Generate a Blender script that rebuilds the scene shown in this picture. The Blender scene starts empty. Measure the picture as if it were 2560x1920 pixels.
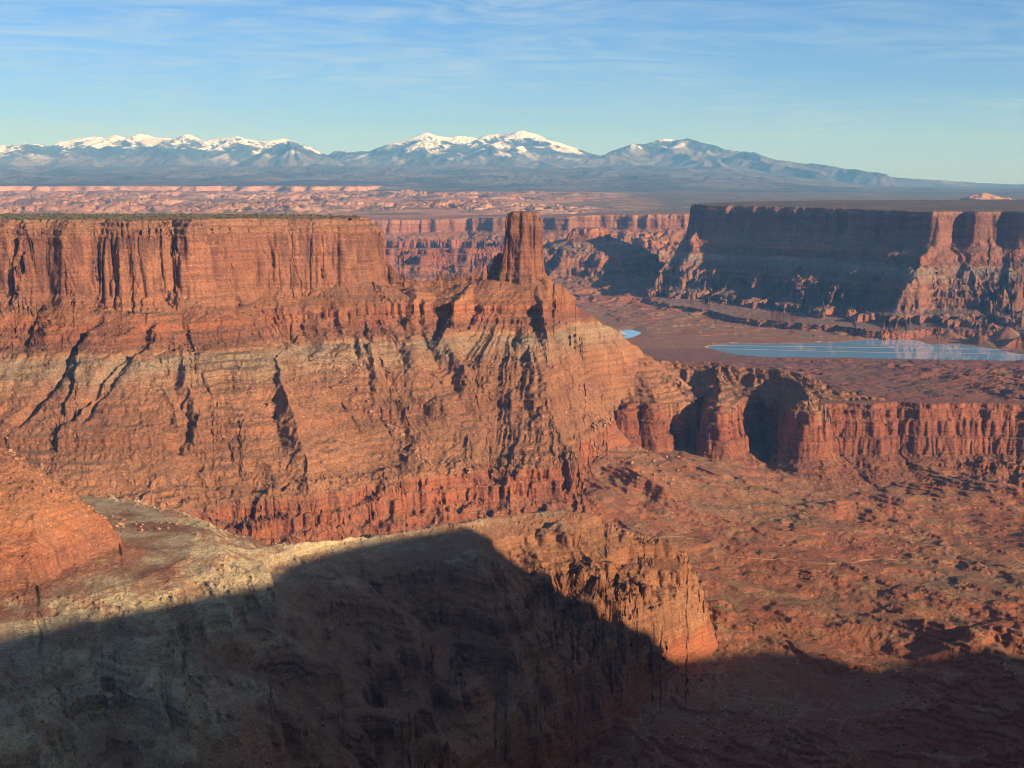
# Desert canyon overlook: camera on a high rim, mesas, rock tower, evaporation ponds, snowy mountains.
import bpy, math, time
import numpy as np
from concurrent.futures import ThreadPoolExecutor

T0 = time.time()
scene = bpy.context.scene
COL = scene.collection
R = math.radians
f32 = np.float32

# ------------------------------------------------------------------ camera
FPX = 3250.0                 # focal length in photo pixels (photo 2560 x 1920)
PITCH = R(8.66)
cam = bpy.data.cameras.new('camera')
cam.sensor_width = 36.0
cam.lens = 36.0 * FPX / 2560.0
cam.clip_start = 0.5
cam.clip_end = 300000.0
camo = bpy.data.objects.new('camera', cam)
COL.objects.link(camo)
camo.location = (0, 0, 0)
camo.rotation_euler = (R(90) - PITCH, 0, 0)
scene.camera = camo

# ------------------------------------------------------------------ sky, sun, exposure
SUN_AZ, SUN_EL = 130.0, 16.5           # clockwise from straight ahead (+Y), degrees
scene.view_settings.view_transform = 'Standard'
scene.view_settings.look = 'None'
scene.view_settings.exposure = 1.06
scene.view_settings.gamma = 1.0
world = bpy.data.worlds.new('World')
scene.world = world
world.use_nodes = True
SKY_STRENGTH = 0.059
SUN_STRENGTH = 5.0


def build_world():
    nt = world.node_tree
    N, L = nt.nodes, nt.links
    bg = N['Background']
    sky = N.new('ShaderNodeTexSky')
    sky.sky_type = 'NISHITA'
    sky.sun_disc = False
    sky.sun_elevation = R(SUN_EL)
    sky.sun_rotation = R(SUN_AZ)
    sky.altitude = 1800
    sky.air_density = 1.0
    sky.dust_density = 0.6
    sky.ozone_density = 2.0
    # thin cirrus: a noise laid on a plane high overhead, seen in true perspective
    tc = N.new('ShaderNodeTexCoord')
    sep = N.new('ShaderNodeSeparateXYZ')
    L.new(tc.outputs['Generated'], sep.inputs[0])

    def M(op, a, b=None, c=None, clamp=False):
        n = N.new('ShaderNodeMath')
        n.operation = op
        n.use_clamp = clamp
        for i, v in enumerate((a, b, c)):
            if v is None:
                continue
            if isinstance(v, (int, float)):
                n.inputs[i].default_value = v
            else:
                L.new(v, n.inputs[i])
        return n.outputs[0]
    zc = M('MAXIMUM', M('ADD', sep.outputs[2], 0.06), 0.02)
    u = M('DIVIDE', sep.outputs[0], zc)
    v = M('DIVIDE', sep.outputs[1], zc)
    comb = N.new('ShaderNodeCombineXYZ')
    L.new(M('MULTIPLY_ADD', u, 0.9, M('MULTIPLY', v, 0.10)), comb.inputs[0])
    L.new(M('MULTIPLY_ADD', v, 0.75, M('MULTIPLY', u, -0.12)), comb.inputs[1])
    comb.inputs[2].default_value = 3.7

    def noise(vec, scale, detail, rough, dist=0.0):
        n = N.new('ShaderNodeTexNoise')
        n.inputs['Scale'].default_value = scale
        n.inputs['Detail'].default_value = detail
        n.inputs['Roughness'].default_value = rough
        n.inputs['Distortion'].default_value = dist
        L.new(vec, n.inputs['Vector'])
        return n.outputs['Fac']
    mp = N.new('ShaderNodeMapping')
    mp.inputs['Scale'].default_value = (0.7, 1.25, 1)
    mp.inputs['Rotation'].default_value = (0, 0, 0.45)
    L.new(comb.outputs[0], mp.inputs['Vector'])
    fine = noise(mp.outputs[0], 1.9, 9, 0.64, 2.2)
    mp2 = N.new('ShaderNodeMapping')
    mp2.inputs['Scale'].default_value = (0.32, 0.5, 1)
    L.new(comb.outputs[0], mp2.inputs['Vector'])
    big = noise(mp2.outputs[0], 1.5, 3, 0.5, 0.4)
    mr = N.new('ShaderNodeMapRange')
    mr.inputs['From Min'].default_value = 0.34
    mr.inputs['From Max'].default_value = 0.66
    L.new(big, mr.inputs['Value'])
    mf = N.new('ShaderNodeMapRange')
    mf.inputs['From Min'].default_value = 0.40
    mf.inputs['From Max'].default_value = 0.78
    L.new(fine, mf.inputs['Value'])
    cov = M('MULTIPLY', M('MULTIPLY', mr.outputs[0], mf.outputs[0]), 0.85)
    mix = N.new('ShaderNodeMix')
    mix.data_type = 'RGBA'
    L.new(cov, mix.inputs['Factor'])
    tint = N.new('ShaderNodeMix')
    tint.data_type = 'RGBA'
    tint.blend_type = 'MULTIPLY'
    tint.inputs['Factor'].default_value = 1.0
    L.new(sky.outputs[0], tint.inputs['A'])
    # away from the sun the sky is a deeper blue than straight above the dusty west
    dt = N.new('ShaderNodeVectorMath')
    dt.operation = 'DOT_PRODUCT'
    L.new(tc.outputs['Generated'], dt.inputs[0])
    dt.inputs[1].default_value = (math.sin(R(SUN_AZ)), math.cos(R(SUN_AZ)), 0.2)
    ms = N.new('ShaderNodeMapRange')
    ms.interpolation_type = 'SMOOTHSTEP'
    ms.inputs['From Min'].default_value = -0.1
    ms.inputs['From Max'].default_value = 0.7
    L.new(dt.outputs['Value'], ms.inputs['Value'])
    tmix = N.new('ShaderNodeMix')
    tmix.data_type = 'RGBA'
    L.new(ms.outputs['Result'], tmix.inputs['Factor'])
    hz = N.new('ShaderNodeMapRange')
    hz.inputs['From Min'].default_value = 0.0
    hz.inputs['From Max'].default_value = 0.17
    L.new(sep.outputs[2], hz.inputs['Value'])
    hm = N.new('ShaderNodeMix')
    hm.data_type = 'RGBA'
    L.new(hz.outputs['Result'], hm.inputs['Factor'])
    hm.inputs['A'].default_value = (0.52, 0.71, 1.36, 1)
    hm.inputs['B'].default_value = (0.40, 0.66, 1.09, 1)
    L.new(hm.outputs['Result'], tmix.inputs['A'])
    tmix.inputs['B'].default_value = (1.0, 0.72, 0.50, 1)
    L.new(tmix.outputs['Result'], tint.inputs['B'])
    L.new(tint.outputs['Result'], mix.inputs['A'])
    mix.inputs['B'].default_value = (4.4, 5.6, 6.8, 1)
    L.new(mix.outputs['Result'], bg.inputs['Color'])
    bg.inputs['Strength'].default_value = SKY_STRENGTH


build_world()
sl = bpy.data.lights.new('sun', 'SUN')
sl.energy = SUN_STRENGTH
sl.angle = R(0.53)
sl.color = (1.0, 0.81, 0.62)
so = bpy.data.objects.new('sun', sl)
COL.objects.link(so)
SD = np.array([math.sin(R(SUN_AZ)) * math.cos(R(SUN_EL)), math.cos(R(SUN_AZ)) * math.cos(R(SUN_EL)), math.sin(R(SUN_EL))])
from mathutils import Vector
so.rotation_euler = Vector(SD).to_track_quat('Z', 'Y').to_euler()
so.location = (900, -800, 900)

# ------------------------------------------------------------------ helpers
CP, SP = math.cos(PITCH), math.sin(PITCH)


def at(px, py, D):
    """the world point at forward distance D that the photo shows at px, py"""
    X, Y = (px - 1280.0) / FPX, (960.0 - py) / FPX
    t = D / (CP + Y * SP)
    return (X * t, D, t * (-SP + Y * CP))


def atz(px, py, z):
    X, Y = (px - 1280.0) / FPX, (960.0 - py) / FPX
    t = z / (-SP + Y * CP)
    return (X * t, t * (CP + Y * SP), z)


rng = np.random.default_rng(11)
TS = 256
_a = rng.random((TS, TS)) * 2 * np.pi
GX, GY = np.cos(_a).astype(f32).ravel(), np.sin(_a).astype(f32).ravel()
HV = rng.random((TS * TS)).astype(f32)
HV2 = rng.random((TS * TS)).astype(f32)


def pn(x, y):
    """2-D gradient noise, about -0.7..0.7"""
    xf, yf = np.floor(x), np.floor(y)
    xi, yi = xf.astype(np.int32), yf.astype(np.int32)
    fx, fy = (x - xf).astype(f32), (y - yf).astype(f32)
    x0, x1 = xi & 255, (xi + 1) & 255
    y0, y1 = (yi & 255) * TS, ((yi + 1) & 255) * TS
    ux = fx * fx * fx * (fx * (fx * 6 - 15) + 10)
    uy = fy * fy * fy * (fy * (fy * 6 - 15) + 10)

    def g(ix, iy, dx, dy):
        k = ix + iy
        return GX[k] * dx + GY[k] * dy
    a = g(x0, y0, fx, fy)
    b = g(x1, y0, fx - 1, fy)
    c = g(x0, y1, fx, fy - 1)
    d = g(x1, y1, fx - 1, fy - 1)
    a = a + ux * (b - a)
    c = c + ux * (d - c)
    return (a + uy * (c - a)) * 1.4


def vn3(x, y, z):
    """3-D value noise, -1..1"""
    xf, yf, zf = np.floor(x), np.floor(y), np.floor(z)
    xi, yi, zi = xf.astype(np.int32), yf.astype(np.int32), zf.astype(np.int32)
    fx, fy, fz = x - xf, y - yf, z - zf
    ux, uy, uz = fx * fx * (3 - 2 * fx), fy * fy * (3 - 2 * fy), fz * fz * (3 - 2 * fz)

    def h(i, j, k):
        return HV[((i + 57 * k) & 255) + ((j + 131 * k) & 255) * TS]

    def pl(k):
        a = h(xi, yi, k)
        b = h(xi + 1, yi, k)
        c = h(xi, yi + 1, k)
        d = h(xi + 1, yi + 1, k)
        a = a + ux * (b - a)
        c = c + ux * (d - c)
        return a + uy * (c - a)
    p = pl(zi)
    q = pl(zi + 1)
    return ((p + uz * (q - p)) * 2 - 1).astype(f32)


def fbm(x, y, lam, octs, gain=0.5):
    o = np.zeros(np.shape(x), f32)
    a = 1.0
    for i in range(octs):
        o += a * pn(x / lam + 17.3 * i, y / lam - 9.1 * i)
        lam *= 0.49
        a *= gain
    return o


def ridged(x, y, lam, octs, gain=0.5):
    o = np.zeros(np.shape(x), f32)
    a = 1.0
    for i in range(octs):
        o += a * (1 - 2 * np.abs(pn(x / lam + 7.7 * i, y / lam + 3.9 * i)))
        lam *= 0.48
        a *= gain
    return o


def sst(a, b, x):
    t = np.clip((x - a) / (b - a), 0, 1)
    return t * t * (3 - 2 * t)


def pdist(x, y, P, closed=True):
    """distance to a polyline and the arc length of the nearest point"""
    P = np.asarray(P, float)[:, :2]
    best = np.full(np.shape(x), 1e12, f32)
    S = np.zeros(np.shape(x), f32)
    acc = 0.0
    n = len(P)
    for i in range(n if closed else n - 1):
        a, b = P[i], P[(i + 1) % n]
        ex, ey = b - a
        L = math.hypot(ex, ey) + 1e-9
        t = np.clip(((x - a[0]) * ex + (y - a[1]) * ey) / (L * L), 0, 1)
        d2 = (x - a[0] - t * ex) ** 2 + (y - a[1] - t * ey) ** 2
        m = d2 < best
        best = np.where(m, d2, best)
        S = np.where(m, acc + t * L, S)
        acc += L
    return np.sqrt(best), S


def inside(x, y, P):
    P = np.asarray(P, float)[:, :2]
    c = np.zeros(np.shape(x), bool)
    n = len(P)
    for i in range(n):
        (ax, ay), (bx, by) = P[i], P[(i + 1) % n]
        if ay == by:
            continue
        c ^= ((ay > y) != (by > y)) & (x < (bx - ax) * (y - ay) / (by - ay) + ax)
    return c


def sdist(x, y, P):
    """signed distance (positive outside) and arc length"""
    d, s = pdist(x, y, P, True)
    return np.where(inside(x, y, P), -d, d), s


def crest(x, y, L, slope, best=None):
    """height of a ridge line (x, y, u points) that falls off sideways by slope"""
    o = np.full(np.shape(x), -1e6, f32) if best is None else best
    for a, b in zip(L[:-1], L[1:]):
        ex, ey = b[0] - a[0], b[1] - a[1]
        l2 = ex * ex + ey * ey + 1e-9
        t = np.clip(((x - a[0]) * ex + (y - a[1]) * ey) / l2, 0, 1)
        d = np.sqrt((x - a[0] - t * ex) ** 2 + (y - a[1] - t * ey) ** 2)
        o = np.maximum(o, (a[2] + t * (b[2] - a[2]) - slope * d).astype(f32))
    return o


class Strata:
    """staircase from a smooth base height u to the real height z"""

    def __init__(s, pts):
        pts = sorted(pts)
        s.u = np.array([p[0] for p in pts], float)
        s.z = np.array([p[1] for p in pts], float)

    def __call__(s, u):
        return np.interp(u, s.u, s.z).astype(f32)

    def inv(s, z):
        return float(np.interp(z, s.z, s.u))


def line(T, pts, dz=0.0):
    """ridge line from photo points (px, py, D) with heights turned into strata coordinates"""
    o = []
    for p in pts:
        X, Y, Z = at(*p)
        o.append((X, Y, T.inv(Z + dz)))
    return o


def poly(pts):
    return [at(*p)[:2] for p in pts]


# ------------------------------------------------------------------ the near ground (0.5 to 4.4 km)
NEAR_T = Strata([(900, -52), (60, -60), (0, -62), (-2, -66), (-6, -69), (-7.5, -76), (-12, -80), (-13.5, -90), (-17, -93),
                 (-26, -196), (-33, -214), (-42, -230), (-80, -266), (-82, -279), (-88, -283), (-91, -290), (-138, -331), (-140, -338), (-170, -363), (-172, -371),
                 (-208, -401), (-211, -411), (-255, -449), (-257, -456), (-296, -490), (-299, -512), (-306, -516), (-310, -540),
                 (-322, -552), (-326, -562), (-400, -620), (-2000, -2200)])
NEAR_S = Strata([(900, -52), (0, -62), (-60, -235), (-310, -520), (-400, -620), (-2000, -2200)])
MESA_RIM = poly([(-330, 548, 2330), (-150, 548, 2380), (0, 548, 2440), (60, 548, 2425), (120, 549, 2455), (180, 549, 2430), (260, 550, 2470), (300, 551, 2440), (345, 552, 2455),
                 (400, 553, 2500), (432, 554, 2560), (450, 554, 2540), (478, 553, 2500), (530, 552, 2560), (600, 551, 2620), (680, 550, 2640), (760, 549, 2650), (835, 548, 2680),
                 (864, 548, 2695), (868, 548, 2735), (873, 547, 2700), (895, 546, 2715), (908, 545, 2760), (912, 545, 2850), (890, 544, 3000), (700, 541, 3200), (300, 540, 3280), (-330, 540, 3250)])
TOWER = [(-13, 2762), (8, 2752), (30, 2750), (50, 2756), (60, 2772), (58, 2800), (40, 2815), (8, 2818), (-12, 2800)]
A_LINES = [([(a, b, c + (22 * float(sst(-60, -160, c)) if k >= 0.9 else 0)) for a, b, c in line(NEAR_T, p)], k) for p, k in [
    ([(925, 585, 2790), (962, 640, 2788), (995, 670, 2786), (1050, 693, 2780), (1120, 688, 2782), (1170, 684, 2780)], 0.62),   # saddle to the tower
    ([(1160, 684, 2780), (1195, 672, 2782), (1238, 650, 2782), (1262, 632, 2785), (1300, 650, 2785), (1350, 665, 2785), (1378, 680, 2782), (1400, 694, 2780)], 0.66),
    ([(1400, 692, 2780), (1445, 728, 2768), (1480, 760, 2760), (1515, 792, 2745), (1545, 835, 2800)], 0.6),
    ([(1150, 696, 2752), (1240, 694, 2746), (1330, 694, 2744), (1400, 698, 2752)], 0.58),
    ([(1340, 700, 2740), (1370, 850, 2590), (1420, 980, 2520), (1490, 1090, 2480)], 0.9),
    ([(1480, 800, 2720), (1520, 900, 2680), (1570, 1000, 2680)], 0.9),              # right of the central gully
    ([(1180, 700, 2740), (1130, 800, 2610), (1110, 880, 2540), (1172, 985, 2430), (1203, 1060, 2380), (1215, 1165, 2345)], 0.95),  # prow
    ([(800, 730, 2660), (760, 840, 2520), (690, 960, 2330), (720, 1080, 2190), (762, 1175, 2100), (775, 1290, 2050)], 0.95),
    ([(1040, 704, 2745), (1040, 800, 2600), (1030, 880, 2500)], 0.6),
    ([(440, 775, 2430), (450, 880, 2330), (470, 1000, 2200), (503, 1150, 2085), (515, 1255, 2030)], 0.95),
    ([(310, 800, 2400), (290, 950, 2280), (270, 1100, 2150), (255, 1180, 2090)], 0.95),
    ([(170, 800, 2390), (150, 950, 2270), (120, 1080, 2160)], 0.62),
    ([(950, 760, 2660), (930, 900, 2480), (940, 1000, 2370), (930, 1120, 2270), (1000, 1220, 2220)], 0.92)]]
GULLIES = [(poly(a), w, dp) for a, w, dp in [
    ([(245, 900, 2335), (170, 1000, 2225), (115, 1080, 2150), (60, 1160, 2090)], 9, 17),
    ([(378, 900, 2335), (300, 1020, 2230), (235, 1110, 2150), (185, 1180, 2100)], 8, 17),
    ([(372, 925, 2310), (320, 1030, 2225), (262, 1120, 2150), (215, 1200, 2090)], 7, 12),
    ([(470, 1120, 2120), (450, 1200, 2060)], 8, 9),
    ([(1285, 800, 2620), (1305, 900, 2520), (1295, 1000, 2450), (1335, 1090, 2390)], 12, 13),
    ([(1050, 770, 2640), (1055, 850, 2560), (1085, 930, 2500)], 8, 12),
    ([(800, 880, 2540), (930, 990, 2440), (1055, 1100, 2345), (1150, 1165, 2300)], 15, 12)]]
CAP_T = Strata([(900, 900), (-338, -338), (-340, -345), (-400, -401), (-403, -412), (-440, -448), (-442, -456), (-472, -478), (-480, -560), (-2000, -4000)])
CAP_LINE = line(CAP_T, [(1595, 880, 2960), (1640, 903, 3120), (1700, 905, 3140), (1800, 910, 3100),
      (1900, 920, 3060), (1960, 928, 3020), (2030, 950, 2950), (2110, 980, 2890), (2200, 999, 2860)])
CAP_SIDE = [line(CAP_T, q) for q in [[(1650, 905, 3120), (1620, 990, 2960), (1630, 1030, 2830)], [(1790, 910, 3100), (1800, 965, 2960), (1798, 1005, 2790)], [(1960, 928, 3020), (2000, 965, 2900), (2022, 998, 2770)], [(1720, 906, 3140), (1715, 960, 3050)], [(1880, 918, 3060), (1890, 960, 3010)]]]
BENCH_T = Strata([(600, 20), (0, 0), (-2, -9), (-8, -13), (-10, -30), (-16, -36), (-19, -66), (-24, -70), (-28, -104), (-44, -118), (-47, -126), (-75, -142), (-110, -160), (-200, -210), (-2000, -1900)])
BENCH_RIM = poly([(3100, 1012, 2700), (2700, 1012, 2770), (2560, 1011, 2790), (2460, 1009, 2825), (2300, 1006, 2810), (2240, 1004, 2845), (2180, 1003, 2800), (2110, 1002, 2815), (2060, 1001, 2800), (2025, 1000, 2740),
                  (2010, 1000, 2790), (2006, 1000, 2950), (1970, 1000, 2985), (1920, 1000, 2985), (1870, 1000, 2960), (1830, 1000, 2860), (1800, 1010, 2755), (1790, 1010, 2800),
                  (1782, 1010, 2945), (1750, 1010, 2960), (1700, 1015, 2950), (1660, 1020, 2890), (1630, 1030, 2800), (1600, 1040, 2830), (1570, 1050, 2800), (1560, 1060, 3000),
                  (1200, 1010, 3300), (500, 900, 3400), (-600, 900, 3400), (-600, 800, 4700), (3600, 800, 4700)])
RIDGE_T = Strata([(400, 300), (-200, -200), (-300, -298), (-368, -368), (-372, -391), (-402, -405), (-428, -430), (-431, -443), (-466, -468), (-469, -480), (-496, -501), (-500, -520), (-518, -526), (-522, -546),
                  (-552, -566), (-556, -592), (-572, -598), (-576, -624), (-640, -648), (-2000, -2000)])
RIDGE_CX = [at(*q)[0] for q in [(-180, 1060, 1400), (240, 1345, 1380), (428, 1394, 1375), (735, 1357, 1530), (1020, 1328, 1650), (1280, 1286, 1760), (1400, 1274, 1800), (1620, 1342, 1800)]]
RIDGE_CY = [1400, 1380, 1375, 1530, 1650, 1760, 1800, 1800]
RIDGE_LINES = [(line(RIDGE_T, p), k) for p, k in [
    ([(-420, 1020, 1420), (-180, 1060, 1400), (0, 1132, 1388), (90, 1205, 1385), (175, 1260, 1385), (249, 1319, 1383), (290, 1345, 1380), (338, 1362, 1375), (428, 1394, 1375), (498, 1381, 1415),
      (620, 1370, 1475), (735, 1357, 1530), (891, 1347, 1590), (1020, 1328, 1650), (1157, 1306, 1710), (1280, 1286, 1760)], 0.5),
    ([(1280, 1286, 1760), (1400, 1274, 1800), (1500, 1291, 1820), (1558, 1324, 1810), (1620, 1342, 1800), (1685, 1352, 1790), (1735, 1360, 1785)], 0.52),
    ([(1400, 1300, 1740), (1480, 1400, 1680), (1560, 1500, 1640)], 0.6),
    ([(1560, 1335, 1790), (1650, 1440, 1740), (1700, 1520, 1720)], 0.7),
    ([(1180, 1400, 1560), (1230, 1500, 1490), (1300, 1650, 1410), (1330, 1760, 1370)], 0.7),
    ([(800, 1400, 1490), (980, 1550, 1400), (1130, 1700, 1330), (1200, 1850, 1280)], 0.62),
    ([(560, 1470, 1340), (760, 1640, 1240), (1000, 1850, 1170)], 0.6),
    ([(-500, 1200, 1250), (-350, 1400, 1150), (-200, 1700, 1010), (60, 1880, 950)], 0.4),
    ([(300, 1450, 1310), (380, 1700, 1080), (420, 1900, 980)], 0.42)]]
_FP = [(300, 1335, -533), (600, 1362, -552), (100, 1260, -505), (-300, 1200, -480), (1100, 1190, -545), (1250, 1250, -560), (1600, 1180, -560), (1720, 1250, -588), (1900, 1280, -615), (1750, 1180, -585), (1700, 1400, -624), (2200, 1300, -632), (2200, 1180, -625),
       (2560, 1640, -644), (2000, 1800, -650), (2560, 1200, -628), (1560, 1660, -642), (1400, 1240, -575), (3000, 1400, -640), (800, 1300, -560), (1500, 1910, -652), (2560, 1900, -655)]


def make_floor_grid():
    P = np.array([atz(a, b, z) for a, b, z in _FP])
    P[:, :2] /= 1000.0
    n = len(P)

    def U(r2):
        return 0.5 * r2 * np.log(r2 + 1e-12)
    d2 = ((P[:, None, :2] - P[None, :, :2]) ** 2).sum(-1)
    A = np.zeros((n + 3, n + 3))
    A[:n, :n] = U(d2) + np.eye(n) * 0.02
    A[:n, n] = 1
    A[:n, n + 1:] = P[:, :2]
    A[n, :n] = 1
    A[n + 1:, :n] = P[:, :2].T
    w = np.linalg.solve(A, np.concatenate([P[:, 2], [0, 0, 0]]))
    gx = np.arange(-3.0, 3.01, 0.03)
    gy = np.arange(0.2, 4.81, 0.03)
    X, Y = np.meshgrid(gx, gy)
    r2 = (X[..., None] - P[:, 0]) ** 2 + (Y[..., None] - P[:, 1]) ** 2
    Z = (U(r2) * w[:n]).sum(-1) + w[n] + w[n + 1] * X + w[n + 2] * Y
    return gx, gy, np.clip(Z, -665, -440).astype(f32)


FGX, FGY, FGZ = make_floor_grid()


def floor_near(x, y):
    a = np.clip((x / 1000.0 - FGX[0]) / 0.03, 0, len(FGX) - 1.01)
    b = np.clip((y / 1000.0 - FGY[0]) / 0.03, 0, len(FGY) - 1.01)
    i, j = a.astype(int), b.astype(int)
    u, v = (a - i).astype(f32), (b - j).astype(f32)
    return (FGZ[j, i] * (1 - u) + FGZ[j, i + 1] * u) * (1 - v) + (FGZ[j + 1, i] * (1 - u) + FGZ[j + 1, i + 1] * u) * v


def terr(z, step, sharp):
    """little terraces"""
    k = np.floor(z / step)
    t = z / step - k
    return ((k + sst(0.5 - sharp, 0.5 + sharp, t)) * step).astype(f32)


# region ids
FLOOR, MESA, TOWR, BENCH, RIDGE, FARM, WALL, BUTTE, SLICK, LOWB, MTN_N, MTN_M, MTN_S, FOOT, PALE, DOME, SCARP = range(17)

POND_Z = -550.0
POND_BIG = [atz(a, b, POND_Z)[:2] for a, b in [(1766, 869), (1785, 862), (1830, 859), (1985, 858), (2080, 856), (2160, 849), (2266, 846), (2300, 852), (2327, 860), (2400, 861), (2460, 868), (2560, 886), (2700, 905),
                                              (2700, 925), (2560, 903), (2400, 900), (2230, 897), (2100, 895), (1904, 893), (1830, 885), (1790, 877)]]
POND_SMALL = [atz(a, b, POND_Z)[:2] for a, b in [(1545, 840), (1553, 824), (1580, 823), (1607, 832), (1588, 842), (1565, 847)]]


def near(x, y):
    n1 = fbm(x, y, 150, 3)
    n2 = fbm(x + 900, y, 42, 3)
    wx = x + 6 * n2 + 3 * fbm(x, y + 500, 17, 2)
    wy = y + 6 * fbm(x - 400, y + 900, 46, 3)
    # floor with hummocks and small ledges
    fz = floor_near(x, y)
    e1, e2 = wx * 0.8 - wy * 0.6, wx * 0.6 + wy * 0.8
    hum = ridged(e1 * 0.5 + 300, e2, 180, 3, 0.45)
    ws = np.abs(pn(e1 / 620 + 1.7 + 0.25 * n1, e2 / 260 + 0.3 * n1)) 
    bad = sst(-0.1, 0.5, pn(x / 420 + 5.2, y / 420 + 1.4))
    hz = 36 * (hum - 0.35) * (0.25 + 0.75 * bad) + 6 * n1 + 2.5 * n2
    hz = hz - 3.6 * sst(0.10, 0.0, ws) * sst(-0.3, 0.3, n1 + 0.2)
    hz = np.where(hz > 4, 4 + 0.55 * terr(hz - 4, 6.0, 0.22) + 0.45 * (hz - 4), hz)
    wet = sst(3000, 4000, y)
    hz = hz * (1 - wet) + wet * (2.2 * n1 + 0.8 * n2)
    fz = fz + hz * sst(700, 1300, y + 0.3 * x) - 200 * sst(3000, 3150, y)
    z = fz
    reg = np.full(np.shape(x), FLOOR, np.int8)
    # ---- mesa with the tower
    d, s = sdist(wx, wy, MESA_RIM)
    u0 = -0.57 * d
    for L_, k in A_LINES:
        crest(wx, wy, L_, k, u0) if False else None
        u0 = crest(wx, wy, L_, k, u0.astype(f32))
    u0 = np.minimum(u0, -340 - 2.0 * (x + 5 * n2 - np.interp(y, [2400, 2480, 2600, 2800, 3000, 3200], [130, 150, 190, 245, 420, 700]))).astype(f32)
    u0 = u0 + 2.6 * np.clip(ridged(x + 4 * n2, y * 0.4, 17, 2), -0.8, 1) * sst(45, 15, np.abs(y - 2781)) * sst(-185, -150, x) * sst(-8, -20, x)
    for L_, wd, dp in GULLIES:
        gd, _ = pdist(x + 9 * n2, y + 5 * n2, L_, False)
        u0 = u0 - dp * np.exp(-(gd / wd) ** 2)
    low = sst(-20, -120, u0)
    ang = np.arctan2(x - 25, 2800 - y) * 300.0
    gw = sst(-230, -70, x)
    rt = sst(70, 260, np.hypot(x - 25, y - 2790))
    gul = ridged(s + 24 * n1, d * 0.16, 105, 3, 0.55) * (1 - gw) + gw * (0.4 + 0.6 * rt * (ridged(ang + 18 * n1, d * 0.16, 95, 3, 0.55) - 0.4))
    gul2 = ridged(s + 12 * n1 + 2 * n2, d * 0.12 + 900, 34, 3, 0.6) * (1 - gw) + gw * (0.4 + rt * (ridged(ang + 10 * n1 + 2 * n2, d * 0.12 + 900, 34, 3, 0.6) - 0.4))
    u = u0 + low * (7 * n1 + 1.2 * n2 + 15 * (gul - 0.4) + 6 * (gul2 - 0.4) + 1.5 * ridged(wx, wy, 13, 2)) + sst(-285, -300, u0) * 6 * ridged(wx, wy, 38, 3)
    # joints and alcoves of the great cliff
    cl = sst(-60, -20, u0) * sst(25, 0, u0)
    jn = np.abs(pn(s / 44 + 0.25 * n2, s * 0 + 0.5)) * 1.5
    u = u + cl * (4.0 * pn(s / 75, s * 0 + 9.5) + 0.9 * pn(s / 17, d / 60) - 7.0 * np.clip(0.11 - jn, 0, 1) / 0.11 * sst(-0.2, 0.3, pn(s / 130, s * 0 + 3.3)))
    tal = sst(-0.35, 0.45, fbm(x + 77, y + 31, 190, 3)) * sst(-40, -60, u) * 0.5
    zm = NEAR_T(u) * (1 - tal) + NEAR_S(u) * tal
    lm = sst(-45, -70, u) * (0.25 + 0.75 * sst(-0.25, 0.35, fbm(x - 500, y + 40, 95, 2)))
    zq = zm + 2.0 * n1
    zm = zm + lm * np.clip(1 - 1.7 * tal, 0.1, 1) * 0.66 * (terr(zq, 11.0, 0.14) - zq)
    zm = np.where((u < -17) & (u > -70), np.maximum(zm, -186 + (u + 17) * 0.92 - 14 * (1 - sst(-420, -330, x)) - 9 * (n1 + 0.3)), zm)
    zm = np.where(u > 0, zm - 5.0 * sst(0.0, 0.5, pn(x / 55 + 4.4, y / 90)) * sst(45, 5, u), zm)
    zm = np.where(u > 0, zm + 1.6 * n1 + 0.8 * n2, zm) - 0.012 * np.clip(y - 2440, 0, 2000)
    k = zm > z
    z = np.where(k, zm, z)
    reg = np.where(k, MESA, reg)
    # capped crest running right from the tower, above the bench
    u0 = crest(wx, wy, CAP_LINE, 0.7)
    for L_ in CAP_SIDE:
        u0 = crest(wx, wy, L_, 0.8, u0)
    u = u0 + sst(-395, -440, u0) * (8 * (ridged(x + 0.4 * y, 0.2 * y, 52, 3, 0.5) - 0.5)) + 1.5 * n1 + 0.8 * n2
    zc = CAP_T(u)
    zc = zc + 0.6 * (terr(zc + 2 * n2, 9.5, 0.15) - zc - 2 * n2)
    k = zc > z
    z = np.where(k, zc, z)
    reg = np.where(k, MESA, reg)
    # tower
    td, ts = sdist(x + 2.5 * n2, y + 2.5 * fbm(x + 40, y, 30, 2), TOWER)
    tu = td + 3.0 + 2.6 * pn(ts / 13, ts * 0 + 2.2) + 3.2 * np.clip(0.12 - np.abs(pn(ts / 22 + 0.35, ts * 0 + 7.1)), 0, 1) / 0.12
    zt = np.interp(tu, [-40, -8, -3, 0, 1.5, 3.5, 6, 9, 12, 16, 19, 30, 60, 2000], [-51, -54, -56, -61, -80, -86, -135, -150, -178, -184, -205, -225, -400, -2500]).astype(f32) + 1.4 * n2
    k = zt > z
    z = np.where(k, zt, z)
    reg = np.where(k, np.where(tu < 17, TOWR, MESA), reg)
    # ---- bench cliffs on the right
    d, s = sdist(x + 8 * n2 + 3 * fbm(x, y + 500, 14, 2), y + 8 * fbm(x - 400, y + 900, 40, 3), BENCH_RIM)
    fl = ridged(s, d * 0.4, 30, 3, 0.6)
    u = -0.62 * d + sst(10, -12, -0.62 * d) * (2.6 * (fl - 0.5) + 6 * pn(s / 90, s * 0 + 4.4))
    rough = sst(150, 700, x - 500)
    u = u + rough * sst(-20, -60, u) * 16 * (ridged(wx, wy, 60, 4, 0.6) - 0.3)
    zb = -471 - np.clip(y - 2830, 0, 4000) * 0.0625 + BENCH_T(u)
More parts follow.
